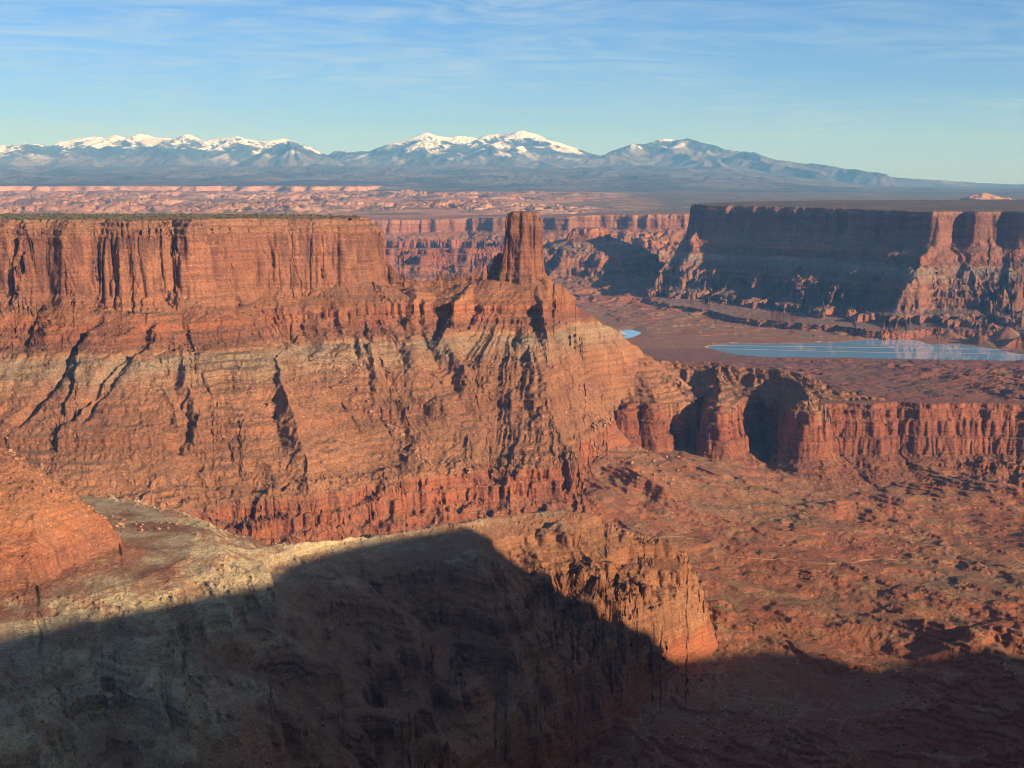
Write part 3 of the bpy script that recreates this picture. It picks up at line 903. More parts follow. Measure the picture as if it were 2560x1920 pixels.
class NG:
    def __init__(s, name, rough=0.95, spec=0.15):
        s.m, s.N, s.L = new_mat(name)
        s.b = s.N['Principled BSDF']
        s.b.inputs['Roughness'].default_value = rough
        s.b.inputs['Specular IOR Level'].default_value = spec
        g = s.N.new('ShaderNodeNewGeometry')
        s.pos = g.outputs['Position']
        s.nrm = g.outputs['True Normal']

    def set(s, inp, v):
        if isinstance(v, (int, float)):
            inp.default_value = v
        elif isinstance(v, tuple):
            inp.default_value = v if len(v) == 4 or inp.type == 'VECTOR' else v + (1,)
        else:
            s.L.new(v, inp)

    def math(s, op, a, b=None, c=None, clamp=False):
        n = s.N.new('ShaderNodeMath')
        n.operation = op
        n.use_clamp = clamp
        for i, v in enumerate((a, b, c)):
            if v is not None:
                s.set(n.inputs[i], v)
        return n.outputs[0]

    def scaled(s, sc):
        n = s.N.new('ShaderNodeMapping')
        n.inputs['Scale'].default_value = sc
        s.L.new(s.pos, n.inputs['Vector'])
        return n.outputs[0]

    def noise(s, lam, detail=4, rough=0.55, zs=1.0, dist=0.0):
        n = s.N.new('ShaderNodeTexNoise')
        s.L.new(s.scaled((1 / lam, 1 / lam, zs / lam)), n.inputs['Vector'])
        n.inputs['Scale'].default_value = 1.0
        n.inputs['Detail'].default_value = detail
        n.inputs['Roughness'].default_value = rough
        n.inputs['Distortion'].default_value = dist
        return n.outputs['Fac']

    def voro(s, lam, feature='F1'):
        n = s.N.new('ShaderNodeTexVoronoi')
        n.feature = feature
        s.L.new(s.scaled((1 / lam, 1 / lam, 1 / lam)), n.inputs['Vector'])
        n.inputs['Scale'].default_value = 1.0
        return n

    def rng(s, v, a, b, c=0.0, d=1.0):
        n = s.N.new('ShaderNodeMapRange')
        n.interpolation_type = 'SMOOTHSTEP'
        s.set(n.inputs['Value'], v)
        for k, q in zip(('From Min', 'From Max', 'To Min', 'To Max'), (a, b, c, d)):
            n.inputs[k].default_value = q
        return n.outputs['Result']

    def ramp(s, v, stops, interp='LINEAR'):
        n = s.N.new('ShaderNodeValToRGB')
        n.color_ramp.interpolation = interp
        e = n.color_ramp.elements
        e[0].position, e[0].color = stops[0][0], stops[0][1] + (1,)
        e[1].position, e[1].color = stops[-1][0], stops[-1][1] + (1,)
        for p, c in stops[1:-1]:
            k = e.new(p)
            k.color = c + (1,)
        s.L.new(v, n.inputs['Fac'])
        return n.outputs['Color']

    def mix(s, f, a, b, mode='MIX'):
        n = s.N.new('ShaderNodeMix')
        n.data_type = 'RGBA'
        n.blend_type = mode
        s.set(n.inputs['Factor'], f)
        s.set(n.inputs['A'], a)
        s.set(n.inputs['B'], b)
        return n.outputs['Result']

    def attr(s, name):
        n = s.N.new('ShaderNodeAttribute')
        n.attribute_name = name
        return n.outputs['Fac']

    def slope(s):
        n = s.N.new('ShaderNodeSeparateXYZ')
        s.L.new(s.nrm, n.inputs[0])
        return n.outputs[2]

    def bump(s, h, dist, strength=1.0):
        n = s.N.new('ShaderNodeBump')
        n.inputs['Distance'].default_value = dist
        n.inputs['Strength'].default_value = strength
        s.L.new(h, n.inputs['Height'])
        s.L.new(n.outputs[0], s.b.inputs['Normal'])

    def done(s, col):
        s.set(s.b.inputs['Base Color'], col)
        return s.m


def strat_stops(tbl):
    return [((z + 640.0) / 640.0, c) for z, c in sorted(tbl)]


ORANGE, RED, TAN, PALE_G, DARKR, BUFF = (0.36, 0.155, 0.075), (0.27, 0.095, 0.052), (0.29, 0.145, 0.08), (0.285, 0.215, 0.145), (0.16, 0.068, 0.045), (0.42, 0.20, 0.10)
ROCK = strat_stops([(-640, (0.25, 0.105, 0.06)), (-560, RED), (-540, (0.30, 0.105, 0.056)), (-500, (0.31, 0.11, 0.058)), (-488, (0.29, 0.14, 0.075)), (-440, (0.29, 0.14, 0.077)), (-405, (0.26, 0.115, 0.062)), (-370, (0.29, 0.14, 0.075)),
                    (-352, (0.29, 0.135, 0.075)), (-330, (0.28, 0.175, 0.105)), (-300, PALE_G), (-292, (0.36, 0.19, 0.10)), (-284, (0.20, 0.09, 0.055)), (-268, (0.25, 0.10, 0.058)), (-250, (0.33, 0.12, 0.06)), (-225, (0.36, 0.155, 0.075)),
                    (-205, (0.30, 0.132, 0.074)), (-150, (0.28, 0.122, 0.072)), (-100, (0.24, 0.105, 0.066)), (-85, (0.28, 0.135, 0.08)), (-64, (0.31, 0.16, 0.095)), (-57, (0.25, 0.16, 0.095)), (0, (0.25, 0.16, 0.095))])


def rock_mat(name, scale=1.0, varnish=0.6, plain=None, hue=None, stops=None, wobble=30.0, cover=0.7):
    g = NG(name)
    st = g.attr('strata')
    wob = g.noise(90 * scale, 4, 0.6)
    st2 = g.math('ADD', st, g.math('MULTIPLY_ADD', wob, wobble, -0.5 * wobble))
    fac = g.math('DIVIDE', g.math('ADD', st2, 640.0), 640.0, clamp=True)
    col = g.ramp(fac, stops or ROCK)
    nz = g.slope()
    cliff = g.rng(nz, 0.35, 0.62, 1.0, 0.0)
    # fine bedding
    bed = g.noise(260 * scale, 5, 0.7, zs=42.0)
    col = g.mix(g.math('MULTIPLY', g.rng(bed, 0.44, 0.60), 0.42), col, g.mix(1.0, col, (1.5, 1.38, 1.25), 'MULTIPLY'))
    col = g.mix(g.math('MULTIPLY', g.rng(bed, 0.52, 0.36), 0.40), col, g.mix(1.0, col, (0.58, 0.52, 0.52), 'MULTIPLY'))
    # loose talus covers the slopes in patches
    tl = g.noise(60 * scale, 5, 0.62)
    talus = g.math('MULTIPLY', g.rng(tl, 0.46, 0.60), g.math('SUBTRACT', 1.0, cliff))
    col = g.mix(g.math('MULTIPLY', talus, cover), col, (0.29, 0.132, 0.074))
    # desert varnish streaks on cliffs
    vs = g.noise(16 * scale, 5, 0.6, zs=0.10)
    vb = g.noise(70 * scale, 3, 0.5, zs=0.5)
    v = g.math('MULTIPLY', g.math('MULTIPLY', g.rng(vs, 0.40, 0.62), g.rng(vb, 0.36, 0.60)), cliff)
    col = g.mix(g.math('MULTIPLY', v, varnish), col, (0.125, 0.060, 0.048))
    # fresh scars
    fr = g.math('MULTIPLY', g.rng(g.noise(38 * scale, 4, 0.6, zs=0.6), 0.58, 0.68), cliff)
    col = g.mix(g.math('MULTIPLY', fr, 0.45), col, (0.44, 0.20, 0.095))
    # stones and dark scrub dots on slopes
    vo = g.voro(5.5 * scale)
    sepc = g.N.new('ShaderNodeSeparateColor')
    g.L.new(vo.outputs['Color'], sepc.inputs[0])
    stone = g.math('MULTIPLY', g.math('MULTIPLY', g.rng(sepc.outputs[0], 0.72, 0.80), g.rng(vo.outputs['Distance'], 0.42, 0.30)), g.math('SUBTRACT', 1.0, cliff))
    col = g.mix(g.math('MULTIPLY', stone, 0.6), col, (0.46, 0.29, 0.175))
    dot = g.math('MULTIPLY', g.math('MULTIPLY', g.rng(sepc.outputs[1], 0.80, 0.86), g.rng(vo.outputs['Distance'], 0.38, 0.26)), g.math('SUBTRACT', 1.0, cliff))
    col = g.mix(g.math('MULTIPLY', dot, 0.65), col, (0.085, 0.068, 0.040))
    mac = g.noise(240 * scale, 4, 0.55)
    col = g.mix(1.0, col, g.ramp(mac, [(0.3, (0.80, 0.78, 0.78)), (0.7, (1.18, 1.20, 1.20))]), 'MULTIPLY')
    fin = g.noise(3.2 * scale, 3, 0.65)
    col = g.mix(1.0, col, g.ramp(fin, [(0.3, (0.62, 0.60, 0.59)), (0.7, (1.34, 1.37, 1.38))]), 'MULTIPLY')
    if plain:
        pc = g.mix(g.rng(g.noise(260, 5, 0.62), 0.42, 0.58), plain[0], plain[1])
        col = g.mix(g.math('MULTIPLY', g.rng(nz, 0.90, 0.97), 0.85), col, g.mix(1.0, pc, g.ramp(fin, [(0.3, (0.75, 0.73, 0.72)), (0.7, (1.22, 1.25, 1.25))]), 'MULTIPLY'))
    hue = hue or (1.0, 1.0, 1.0)
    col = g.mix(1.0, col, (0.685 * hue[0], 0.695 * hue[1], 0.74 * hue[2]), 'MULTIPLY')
    g.bump(g.math('ADD', fin, g.math('MULTIPLY', g.noise(9 * scale, 4, 0.6), 1.6)), 2.2 * scale, 0.8)
    return g.done(col)


def floor_mat():
    g = NG('desert_floor')
    a = g.noise(420, 5, 0.6)
    b = g.noise(75, 5, 0.62)
    nz = g.slope()
    col = g.mix(g.rng(a, 0.40, 0.60), (0.27, 0.105, 0.058), (0.25, 0.135, 0.074))
    col = g.mix(g.math('MULTIPLY', g.rng(b, 0.48, 0.62), 0.75), col, (0.245, 0.155, 0.082))
    col = g.mix(g.math('MULTIPLY', g.rng(g.noise(130, 5, 0.7), 0.58, 0.68), 0.6), col, (0.30, 0.112, 0.06))
    wash = g.noise(320, 5, 0.6, dist=1.2)
    w = g.math('ABSOLUTE', g.math('SUBTRACT', wash, 0.5))
    col = g.mix(g.math('MULTIPLY', g.rng(w, 0.012, 0.003), 0.5), col, (0.38, 0.24, 0.15))
    col = g.mix(g.rng(nz, 0.92, 0.72), col, (0.26, 0.098, 0.055))
    vo = g.voro(5.0)
    sepc = g.N.new('ShaderNodeSeparateColor')
    g.L.new(vo.outputs['Color'], sepc.inputs[0])
    dot = g.math('MULTIPLY', g.rng(sepc.outputs[1], 0.62, 0.72), g.rng(vo.outputs['Distance'], 0.40, 0.25))
    dot = g.math('MULTIPLY', dot, g.rng(g.noise(110, 4, 0.6), 0.42, 0.58))
    col = g.mix(g.math('MULTIPLY', dot, 0.75), col, (0.075, 0.072, 0.040))
    st = g.math('MULTIPLY', g.math('MULTIPLY', g.rng(sepc.outputs[0], 0.90, 0.94), g.rng(vo.outputs['Distance'], 0.36, 0.26)), g.rng(g.noise(160, 3), 0.5, 0.6))
    col = g.mix(st, col, (0.45, 0.34, 0.23))
    fin = g.noise(4.0, 3, 0.65)
    col = g.mix(1.0, col, g.ramp(fin, [(0.3, (0.76, 0.74, 0.73)), (0.7, (1.22, 1.24, 1.24))]), 'MULTIPLY')
    col = g.mix(1.0, col, (0.80, 0.77, 0.82), 'MULTIPLY')
    g.bump(g.math('ADD', fin, g.math('MULTIPLY', g.noise(14, 4, 0.6), 1.8)), 2.0, 0.7)
    return g.done(col)


def slick_mat():
    g = NG('slickrock')
    a = g.noise(500, 5, 0.6)
    nz = g.slope()
    col = g.mix(g.rng(a, 0.42, 0.6), (0.34, 0.17, 0.105), (0.41, 0.235, 0.16))
    sc = g.math('MULTIPLY', g.rng(g.noise(420, 6, 0.65), 0.44, 0.56), g.rng(nz, 0.84, 0.96))
    col = g.mix(g.math('MULTIPLY', sc, 0.85), col, (0.11, 0.095, 0.062))
    # scrub flats to the right and far back
    sx = g.N.new('ShaderNodeSeparateXYZ')
    g.L.new(g.pos, sx.inputs[0])
    r = g.math('SUBTRACT', sx.outputs[0], g.math('MULTIPLY', sx.outputs[1], 0.06))
    r = g.math('ADD', r, g.math('MULTIPLY_ADD', g.noise(900, 4, 0.6), 1800.0, -900.0))
    col = g.mix(g.math('MULTIPLY', g.rng(r, -100, 700), g.rng(g.noise(260, 5, 0.7), 0.66, 0.50)), col, (0.105, 0.095, 0.066))
    g.bump(g.noise(45, 5, 0.65), 22.0, 0.9)
    return g.done(col)


def foothill_mat():
    g = NG('foothill_scrub')
    col = g.mix(g.rng(g.noise(1500, 6, 0.62), 0.40, 0.62), (0.050, 0.052, 0.046), (0.115, 0.098, 0.08))
    col = g.mix(g.math('MULTIPLY', g.rng(g.noise(700, 6, 0.65), 0.60, 0.68), 0.5), col, (0.30, 0.19, 0.13))
    g.bump(g.noise(260, 6, 0.62), 90.0, 0.8)
    return g.done(col)


def mountain_mat(name, snow_line, amount):
    g = NG(name)
    sx = g.N.new('ShaderNodeSeparateXYZ')
    g.L.new(g.pos, sx.inputs[0])
    h = sx.outputs[2]
    nz = g.slope()
    n = g.noise(900, 7, 0.66)
    forest = g.rng(g.noise(1300, 7, 0.64), 0.405, 0.485)
    col = g.mix(forest, (0.135, 0.118, 0.108), (0.035, 0.045, 0.050))
    lowr = g.rng(h, 620, 980)
    col = g.mix(lowr, g.mix(g.rng(g.noise(1000, 6, 0.62), 0.40, 0.6), (0.075, 0.070, 0.062), (0.13, 0.108, 0.092)), col)
    e = g.math('ADD', g.math('ADD', h, g.math('MULTIPLY_ADD', n, 1700.0, -850.0)), g.math('MULTIPLY_ADD', forest, -260.0, 60.0))
    s = g.math('MULTIPLY', g.rng(e, snow_line - 60, snow_line + 110), amount)
    s = g.math('MULTIPLY', s, g.rng(g.math('ADD', nz, g.math('MULTIPLY_ADD', g.noise(420, 6, 0.65), 0.36, -0.18)), 0.72, 0.86))
    dust = g.math('MULTIPLY', g.rng(g.math('ADD', h, g.math('MULTIPLY_ADD', g.noise(700, 7, 0.7), 900.0, -450.0)), snow_line - 420, snow_line - 60), 0.35)
    col = g.mix(g.math('MAXIMUM', s, g.math('MULTIPLY', dust, g.math('SUBTRACT', 1.0, forest))), col, (0.78, 0.80, 0.84))
    g.bump(g.noise(300, 7, 0.62), 120.0, 0.7)
    return g.done(col)


RIDGE_ROCK = [(q, ((0.43, 0.345, 0.215) if -340 < q * 640 - 640 < -286 else c)) for q, c in ROCK]
MATS = {
    FLOOR: floor_mat(),
    MESA: rock_mat('mesa_sandstone', 1.0, 0.78, plain=((0.28, 0.15, 0.085), (0.22, 0.14, 0.083))),
    TOWR: rock_mat('tower_sandstone', 0.8, 0.85, hue=(0.84, 0.80, 0.82)),
    BENCH: rock_mat('bench_sandstone', 1.1, 0.35, plain=((0.30, 0.125, 0.088), (0.235, 0.135, 0.092)), hue=(0.88, 0.87, 0.90)),
    RIDGE: rock_mat('ridge_sandstone', 0.6, 0.7, stops=RIDGE_ROCK, wobble=48.0, cover=0.72, hue=(1.05, 1.05, 1.0)),
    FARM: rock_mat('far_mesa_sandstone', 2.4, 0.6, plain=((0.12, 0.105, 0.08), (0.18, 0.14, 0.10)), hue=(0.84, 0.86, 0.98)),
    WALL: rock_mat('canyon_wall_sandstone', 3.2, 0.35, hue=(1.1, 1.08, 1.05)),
    BUTTE: rock_mat('butte_sandstone', 2.6, 0.4),
    LOWB: rock_mat('red_bench_sandstone', 2.6, 0.4),
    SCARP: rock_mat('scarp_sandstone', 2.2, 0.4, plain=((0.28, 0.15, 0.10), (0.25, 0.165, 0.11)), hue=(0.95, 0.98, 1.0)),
    SLICK: slick_mat(),
    FOOT: foothill_mat(),
    PALE: slick_mat(),
    DOME: rock_mat('dome_sandstone', 2.5, 0.2, plain=((0.50, 0.33, 0.22), (0.44, 0.27, 0.17)), hue=(1.7, 1.8, 1.7)),
    MTN_N: mountain_mat('snowy_range', 1060, 1.0),
    MTN_M: mountain_mat('snowy_peaks', 1030, 1.0),
    MTN_S: mountain_mat('dark_mountain', 1300, 0.9),
}
NAMES = {
    FLOOR: ('canyon_floor', 'red desert valley floor with low hummocks and scrub below the mesas', 'canyon floor'),
    MESA: ('mesa', 'large orange sandstone mesa with sheer cliff and banded talus slopes, joined to the rock tower', 'mesa'),
    TOWR: ('rock_tower', 'free-standing dark red sandstone tower at the end of the big mesa', 'rock tower'),
    BENCH: ('canyon_bench', 'dark red bench with shadowed cliff alcoves below the blue ponds', 'bench'),
    RIDGE: ('ridge', 'stepped foreground ridge with pale grey-green slope, half in deep shadow', 'ridge'),
    FARM: ('mesa', 'flat-topped distant mesa with long blue-shadowed cliff face behind the ponds', 'mesa'),
    WALL: ('canyon_wall', 'hazy pink canyon wall running behind the rock tower', 'canyon wall'),
    BUTTE: ('butte', 'small flat-topped butte with fluted flanks between tower and shadowed mesa', 'butte'),
    LOWB: ('canyon_bench', 'low dark red cliff bench seen through the gap beside the tower', 'bench'),
    SCARP: ('river_scarp', 'flat desert terrace edged by a long dark shadowed scarp behind the ponds', 'scarp'),
    SLICK: ('slickrock_hills', 'pale pink slickrock domes and fins beyond the canyons', 'hills'),
    FOOT: ('foothills', 'blue hazy scrub foothills below the snowy mountains', 'hills'),
    PALE: ('pale_cliffs', 'pale pink cliff band between the slickrock and the snowy range', 'cliffs'),
    DOME: ('slickrock_dome', 'lone pale dome of bare rock on the dark plain behind the shadowed mesa', 'rock dome'),
    MTN_N: ('mountain_range', 'long snowy range with many white peaks and a white pyramid', 'mountains'),
    MTN_M: ('mountain_massif', 'snow-covered twin-peaked massif with the highest sharp white summit', 'mountains'),
    MTN_S: ('mountain', 'broad dark blue mountain with thin snow streaks near the top', 'mountain'),
}


def tag(o, label, cat, group=None, kind=None):
    o['label'] = label
    o['category'] = cat
    if group:
        o['group'] = group
    if kind:
        o['kind'] = kind
    return o


def mesh_np(name, co, quads, mat, attrs=None, smooth=True):
    me = bpy.data.meshes.new(name)
    me.vertices.add(len(co))
    me.vertices.foreach_set('co', np.ascontiguousarray(co, f32).ravel())
    nq, k = quads.shape
    me.loops.add(nq * k)
    me.loops.foreach_set('vertex_index', np.ascontiguousarray(quads, np.int32).ravel())
    me.polygons.add(nq)
    me.polygons.foreach_set('loop_start', np.arange(0, nq * k, k, dtype=np.int32))
    try:
        me.polygons.foreach_set('loop_total', np.full(nq, k, np.int32))
    except Exception:
        pass
    me.polygons.foreach_set('use_smooth', np.full(nq, smooth, bool))
    for an, v in (attrs or {}).items():
        at_ = me.attributes.new(an, 'FLOAT', 'POINT')
        at_.data.foreach_set('value', np.ascontiguousarray(v, f32))
    me.update(calc_edges=True)
    me.materials.append(mat)
    o = bpy.data.objects.new(name, me)
    COL.objects.link(o)
    return o


def split_ground():
    co = np.stack([X.ravel(), Y.ravel(), Z.ravel()], 1)
    stv = ST.ravel()
    i, j = np.meshgrid(np.arange(NCOL - 1), np.arange(NROW - 1), indexing='ij')
    v0 = (i * NROW + j).ravel()
    q = np.stack([v0, v0 + NROW, v0 + NROW + 1, v0 + 1], 1)
    fr = RG.ravel()[v0]
    for r, (name, lab, cat) in NAMES.items():
        qq = q[fr == r]
        if len(qq) == 0:
            print('empty region', name)
            continue
        used = np.unique(qq)
        remap = np.zeros(len(co), np.int32)
        remap[used] = np.arange(len(used))
        o = mesh_np(name, co[used], remap[qq], MATS[r], {'strata': stv[used]})
        tag(o, lab, cat, kind=None if r in (TOWR, BUTTE, DOME) else 'structure')


split_ground()
print('meshes', round(time.time() - T0, 1))


# ------------------------------------------------------------------ ground sheet to the horizon, under everything
def outer_ground():
    e = np.array([-90000, -40000, -15000, -6000, -2500, 0, 2500, 6000, 15000, 40000, 90000], float)
    Xg, Yg = np.meshgrid(e, e, indexing='ij')
    Zg = np.full_like(Xg, -670.0)
    n = len(e)
    i, j = np.meshgrid(np.arange(n - 1), np.arange(n - 1), indexing='ij')
    v = (i * n + j).ravel()
    o = mesh_np('ground', np.stack([Xg.ravel(), Yg.ravel(), Zg.ravel()], 1), np.stack([v, v + n, v + n + 1, v + 1], 1), MATS[FLOOR])
    tag(o, 'red desert ground reaching the horizon under the canyon country', 'ground', kind='structure')


outer_ground()

# ------------------------------------------------------------------ the overlook mesa the camera stands on: its rim throws the foreground shadow
SHADOW_EDGE = [(a, b, 1500) for a, b in [(-250, 1640), (0, 1591), (174, 1551), (324, 1522), (538, 1481), (665, 1456), (725, 1405), (891, 1358), (1020, 1336), (1157, 1314), (1180, 1330), (1215, 1356), (1280, 1418), (1338, 1464), (1419, 1528), (1459, 1580), (1529, 1620), (1604, 1649),
               (1708, 1645), (1835, 1628), (1945, 1626), (2032, 1649), (2090, 1678), (2171, 1672), (2258, 1638), (2298, 1622), (2560, 1643), (2900, 1650)]]


def overlook():
    ztop = 6.0
    rim = []
    Dm = np.arange(850.0, 2600.0, 3.0)
    for p in SHADOW_EDGE:
        ax, ay, az = at(p[0], p[1], 1.0)
        zz, _ = near(Dm * ax, Dm)
        hit = np.nonzero(zz >= Dm * az)[0]
        P = np.array([Dm * ax, Dm, Dm * az])[:, hit[0]] if len(hit) else np.array(at(*p))
        t = (ztop - P[2]) / SD[2]
        C = P + SD * t
        rim.append((C[0], C[1]))
    print('overlook rim', [(round(a), round(b)) for a, b in rim])
    P = [(-1600, -500), (-700, -260), (-260, -90), (-60, -8), (0, 2.2), (40, -6), (200, -30), (420, 20)] + rim + [(rim[-1][0] + 1200, rim[-1][1] - 100), (rim[-1][0] + 1200, -2500), (-1600, -2500)]
    T = Strata([(60, 6), (0, 6), (-3, -10), (-20, -130), (-40, -165), (-80, -205), (-83, -222), (-170, -300), (-174, -312), (-300, -430), (-304, -455), (-420, -560), (-430, -600), (-520, -672), (-2000, -1800)])
    gx = np.concatenate([np.arange(-1900, -100, 20), np.arange(-100, 100, 4), np.arange(100, 4600, 9)]).astype(float)
    gy = np.concatenate([np.arange(-2500, -200, 40), np.arange(-200, 60, 4), np.arange(60, 1500, 9)]).astype(float)
    Xg, Yg = np.meshgrid(gx, gy, indexing='ij')
    w = sst(40, 160, np.hypot(Xg, Yg))
    n2 = fbm(Xg, Yg, 60, 3) * w
    d, s = sdist(Xg + 6 * n2, Yg + 6 * n2, P)
    u = -0.9 * d + w * (3 * pn(s / 25, s * 0 + 1.5)) * sst(10, -10, -d) + w * sst(-20, -160, -0.9 * d) * 18 * ridged(s, d * 0.3, 90, 3)
    Zg = T(u)
    here = sst(60, 12, np.hypot(Xg, Yg))
    Zg = np.where(u > -1, Zg * (1 - here) + (-1.7) * here, np.minimum(Zg, np.where(here > 0.5, -1.7, 1e9)))
    Zg = Zg + np.where(u > 0, 0.5 * n2, 0)
    nx_, ny_ = len(gx), len(gy)
    i, j = np.meshgrid(np.arange(nx_ - 1), np.arange(ny_ - 1), indexing='ij')
    v = (i * ny_ + j).ravel()
    q = np.stack([v, v + ny_, v + ny_ + 1, v + 1], 1)
    zf = Zg.ravel()
    q = q[zf[q].max(1) > -680]
    # nothing of it inside the camera's view
    xf, yf = Xg.ravel(), Yg.ravel()
    inv = (yf[q].max(1) > 700) & (np.abs(xf[q] / np.maximum(yf[q], 1)).min(1) < KMAX - 0.01) & (zf[q].max(1) < -420)
    q = q[~inv]
    used = np.unique(q)
    rm = np.zeros(len(zf), np.int32)
    rm[used] = np.arange(len(used))
    co = np.stack([xf, yf, zf], 1)[used]
    o = mesh_np('overlook_mesa', co, rm[q], MATS[MESA], {'strata': co[:, 2] - 68})
    tag(o, 'high sandstone rim the view is taken from, its shadow falling on the foreground ridge', 'mesa', kind='structure')


overlook()


# ------------------------------------------------------------------ ponds
def water_mat():
    g = NG('brine', 0.03, 0.9)
    g.b.inputs['IOR'].default_value = 1.4
    g.bump(g.noise(6, 3, 0.5), 0.02, 0.15)
    return g.done((0.19, 0.38, 0.60))


def salt_mat():
    g = NG('salt_crust', 0.9)
    return g.done(g.mix(g.rng(g.noise(14, 4, 0.6), 0.42, 0.6), (0.62, 0.56, 0.50), (0.42, 0.31, 0.24)))


def bank_mat():
    g = NG('dike_earth')
    return g.done(g.mix(g.noise(30, 4, 0.6), (0.27, 0.23, 0.20), (0.20, 0.155, 0.125)))


WATER, SALT, BANK = water_mat(), salt_mat(), bank_mat()


def pond(name, P, label):
    me = bpy.data.meshes.new(name)
    me.from_pydata([(x, y, POND_Z) for x, y in P], [], [list(range(len(P)))])
    me.update()
    me.materials.append(WATER)
    o = bpy.data.objects.new(name, me)
    if me.polygons[0].normal.z < 0:
        me.flip_normals()
    COL.objects.link(o)
    tag(o, label, 'pond', kind='structure')
    return o


pond('evaporation_pond', POND_BIG, 'long bright blue evaporation pond reflecting the sky and far mesa')
pond('evaporation_pond', POND_SMALL, 'small blue evaporation pond beside the right flank of the rock tower mesa')


def strip(name, pts, w, h, label, cat, mat):
    """a low bank with a flat top and sloping sides along a line"""
    pts = np.array(pts)
    v, fcs = [], []
    for i, p in enumerate(pts):
        t = pts[min(i + 1, len(pts) - 1)] - pts[max(i - 1, 0)]
        t = t / np.linalg.norm(t)
        nrm = np.array([-t[1], t[0]])
        for o_, z_ in ((-w, -1.0), (-w * 0.5, h), (w * 0.5, h), (w, -1.0)):
            v.append((p[0] + nrm[0] * o_, p[1] + nrm[1] * o_, POND_Z + z_))
        if i:
            a, b = 4 * (i - 1), 4 * i
            for k in range(3):
                fcs.append((a + k, a + k + 1, b + k + 1, b + k))
    me = bpy.data.meshes.new(name)
    me.from_pydata(v, [], fcs)
    me.update()
    me.materials.append(mat)
    o = bpy.data.objects.new(name, me)
    COL.objects.link(o)
    tag(o, label, cat)
    return o


def pz(l):
    return [atz(a, b, POND_Z)[:2] for a, b in l]


strip('salt_dike', pz([(1780, 864), (1900, 865), (2050, 867), (2200, 869), (2330, 870), (2480, 873), (2580, 876)]), 1.8, 0.6, 'upper pale salt dike crossing the long blue pond', 'dike', BANK)
strip('salt_dike', pz([(1790, 872), (1900, 874), (2060, 878), (2200, 881), (2330, 882), (2480, 885), (2590, 887)]), 1.8, 0.5, 'lower pale salt dike crossing the long blue pond', 'dike', BANK)
strip('salt_shore', pz([(1768, 874), (1763, 868), (1780, 861), (1830, 857), (1985, 856), (2080, 854)]), 12.0, 1.0, 'white salt rim around the narrow tip of the long pond', 'salt rim', SALT)
strip('salt_shore', pz([(1530, 822), (1545, 828), (1556, 838)]), 20.0, 1.4, 'white salt crust beside the small blue pond', 'salt rim', SALT)


# ------------------------------------------------------------------ boulders, scrub, tracks
def cast(px, py, lo=850.0, hi=4300.0, st=4.0):
    """where the near ground is seen at photo points"""
    px, py = np.asarray(px, float), np.asarray(py, float)
    Xc, Yc = (px - 1280.0) / FPX, (960.0 - py) / FPX
    t = 1.0 / (CP + Yc * SP)
    kx, kz = Xc * t, t * (-SP + Yc * CP)
    Dm = np.arange(lo, hi, st)
    out = np.full((len(px), 3), np.nan)
    for a in range(0, len(px), 120):
        k = slice(a, a + 120)
        yy = np.broadcast_to(Dm, (len(px[k]), len(Dm))).astype(float)
        zz, _ = near(kx[k, None] * yy, yy)
        hit = zz >= kz[k, None] * yy
        i = hit.argmax(1)
        ok = hit.any(1)
        d = Dm[i]
        o = np.stack([kx[k] * d, d, np.where(ok, zz[np.arange(len(d)), i], np.nan)], 1)
        o[~ok] = np.nan
        out[k] = o
    return out


def along(line_, n, spread, rs):
    P = np.array(line_, float)
    seg = np.linalg.norm(np.diff(P, axis=0), axis=1)
    c = np.concatenate([[0], np.cumsum(seg)])
    t = rs.random(n) * c[-1]
    w = spread * rs.normal(size=(n, 2)) * np.array([1.0, 0.6])
    return np.interp(t, c, P[:, 0]) + w[:, 0], np.interp(t, c, P[:, 1]) + w[:, 1]


def stone_mat():
    g = NG('pale_boulder_stone')
    oi = g.N.new('ShaderNodeObjectInfo')
    col = g.mix(oi.outputs['Random'], (0.34, 0.195, 0.12), (0.26, 0.13, 0.08))
    col = g.mix(g.math('MULTIPLY', g.rng(g.noise(2.2, 4, 0.6), 0.45, 0.65), 0.5), col, (0.18, 0.09, 0.058))
    g.bump(g.noise(1.4, 4, 0.6), 0.5, 0.8)
    return g.done(col)


STONE = stone_mat()


def ico(sub):
    import bmesh
    bm = bmesh.new()
    bmesh.ops.create_icosphere(bm, subdivisions=sub, radius=1.0)
    v = np.array([q.co for q in bm.verts])
    f = np.array([[w.index for w in q.verts] for q in bm.faces])
    bm.free()
    return v, f


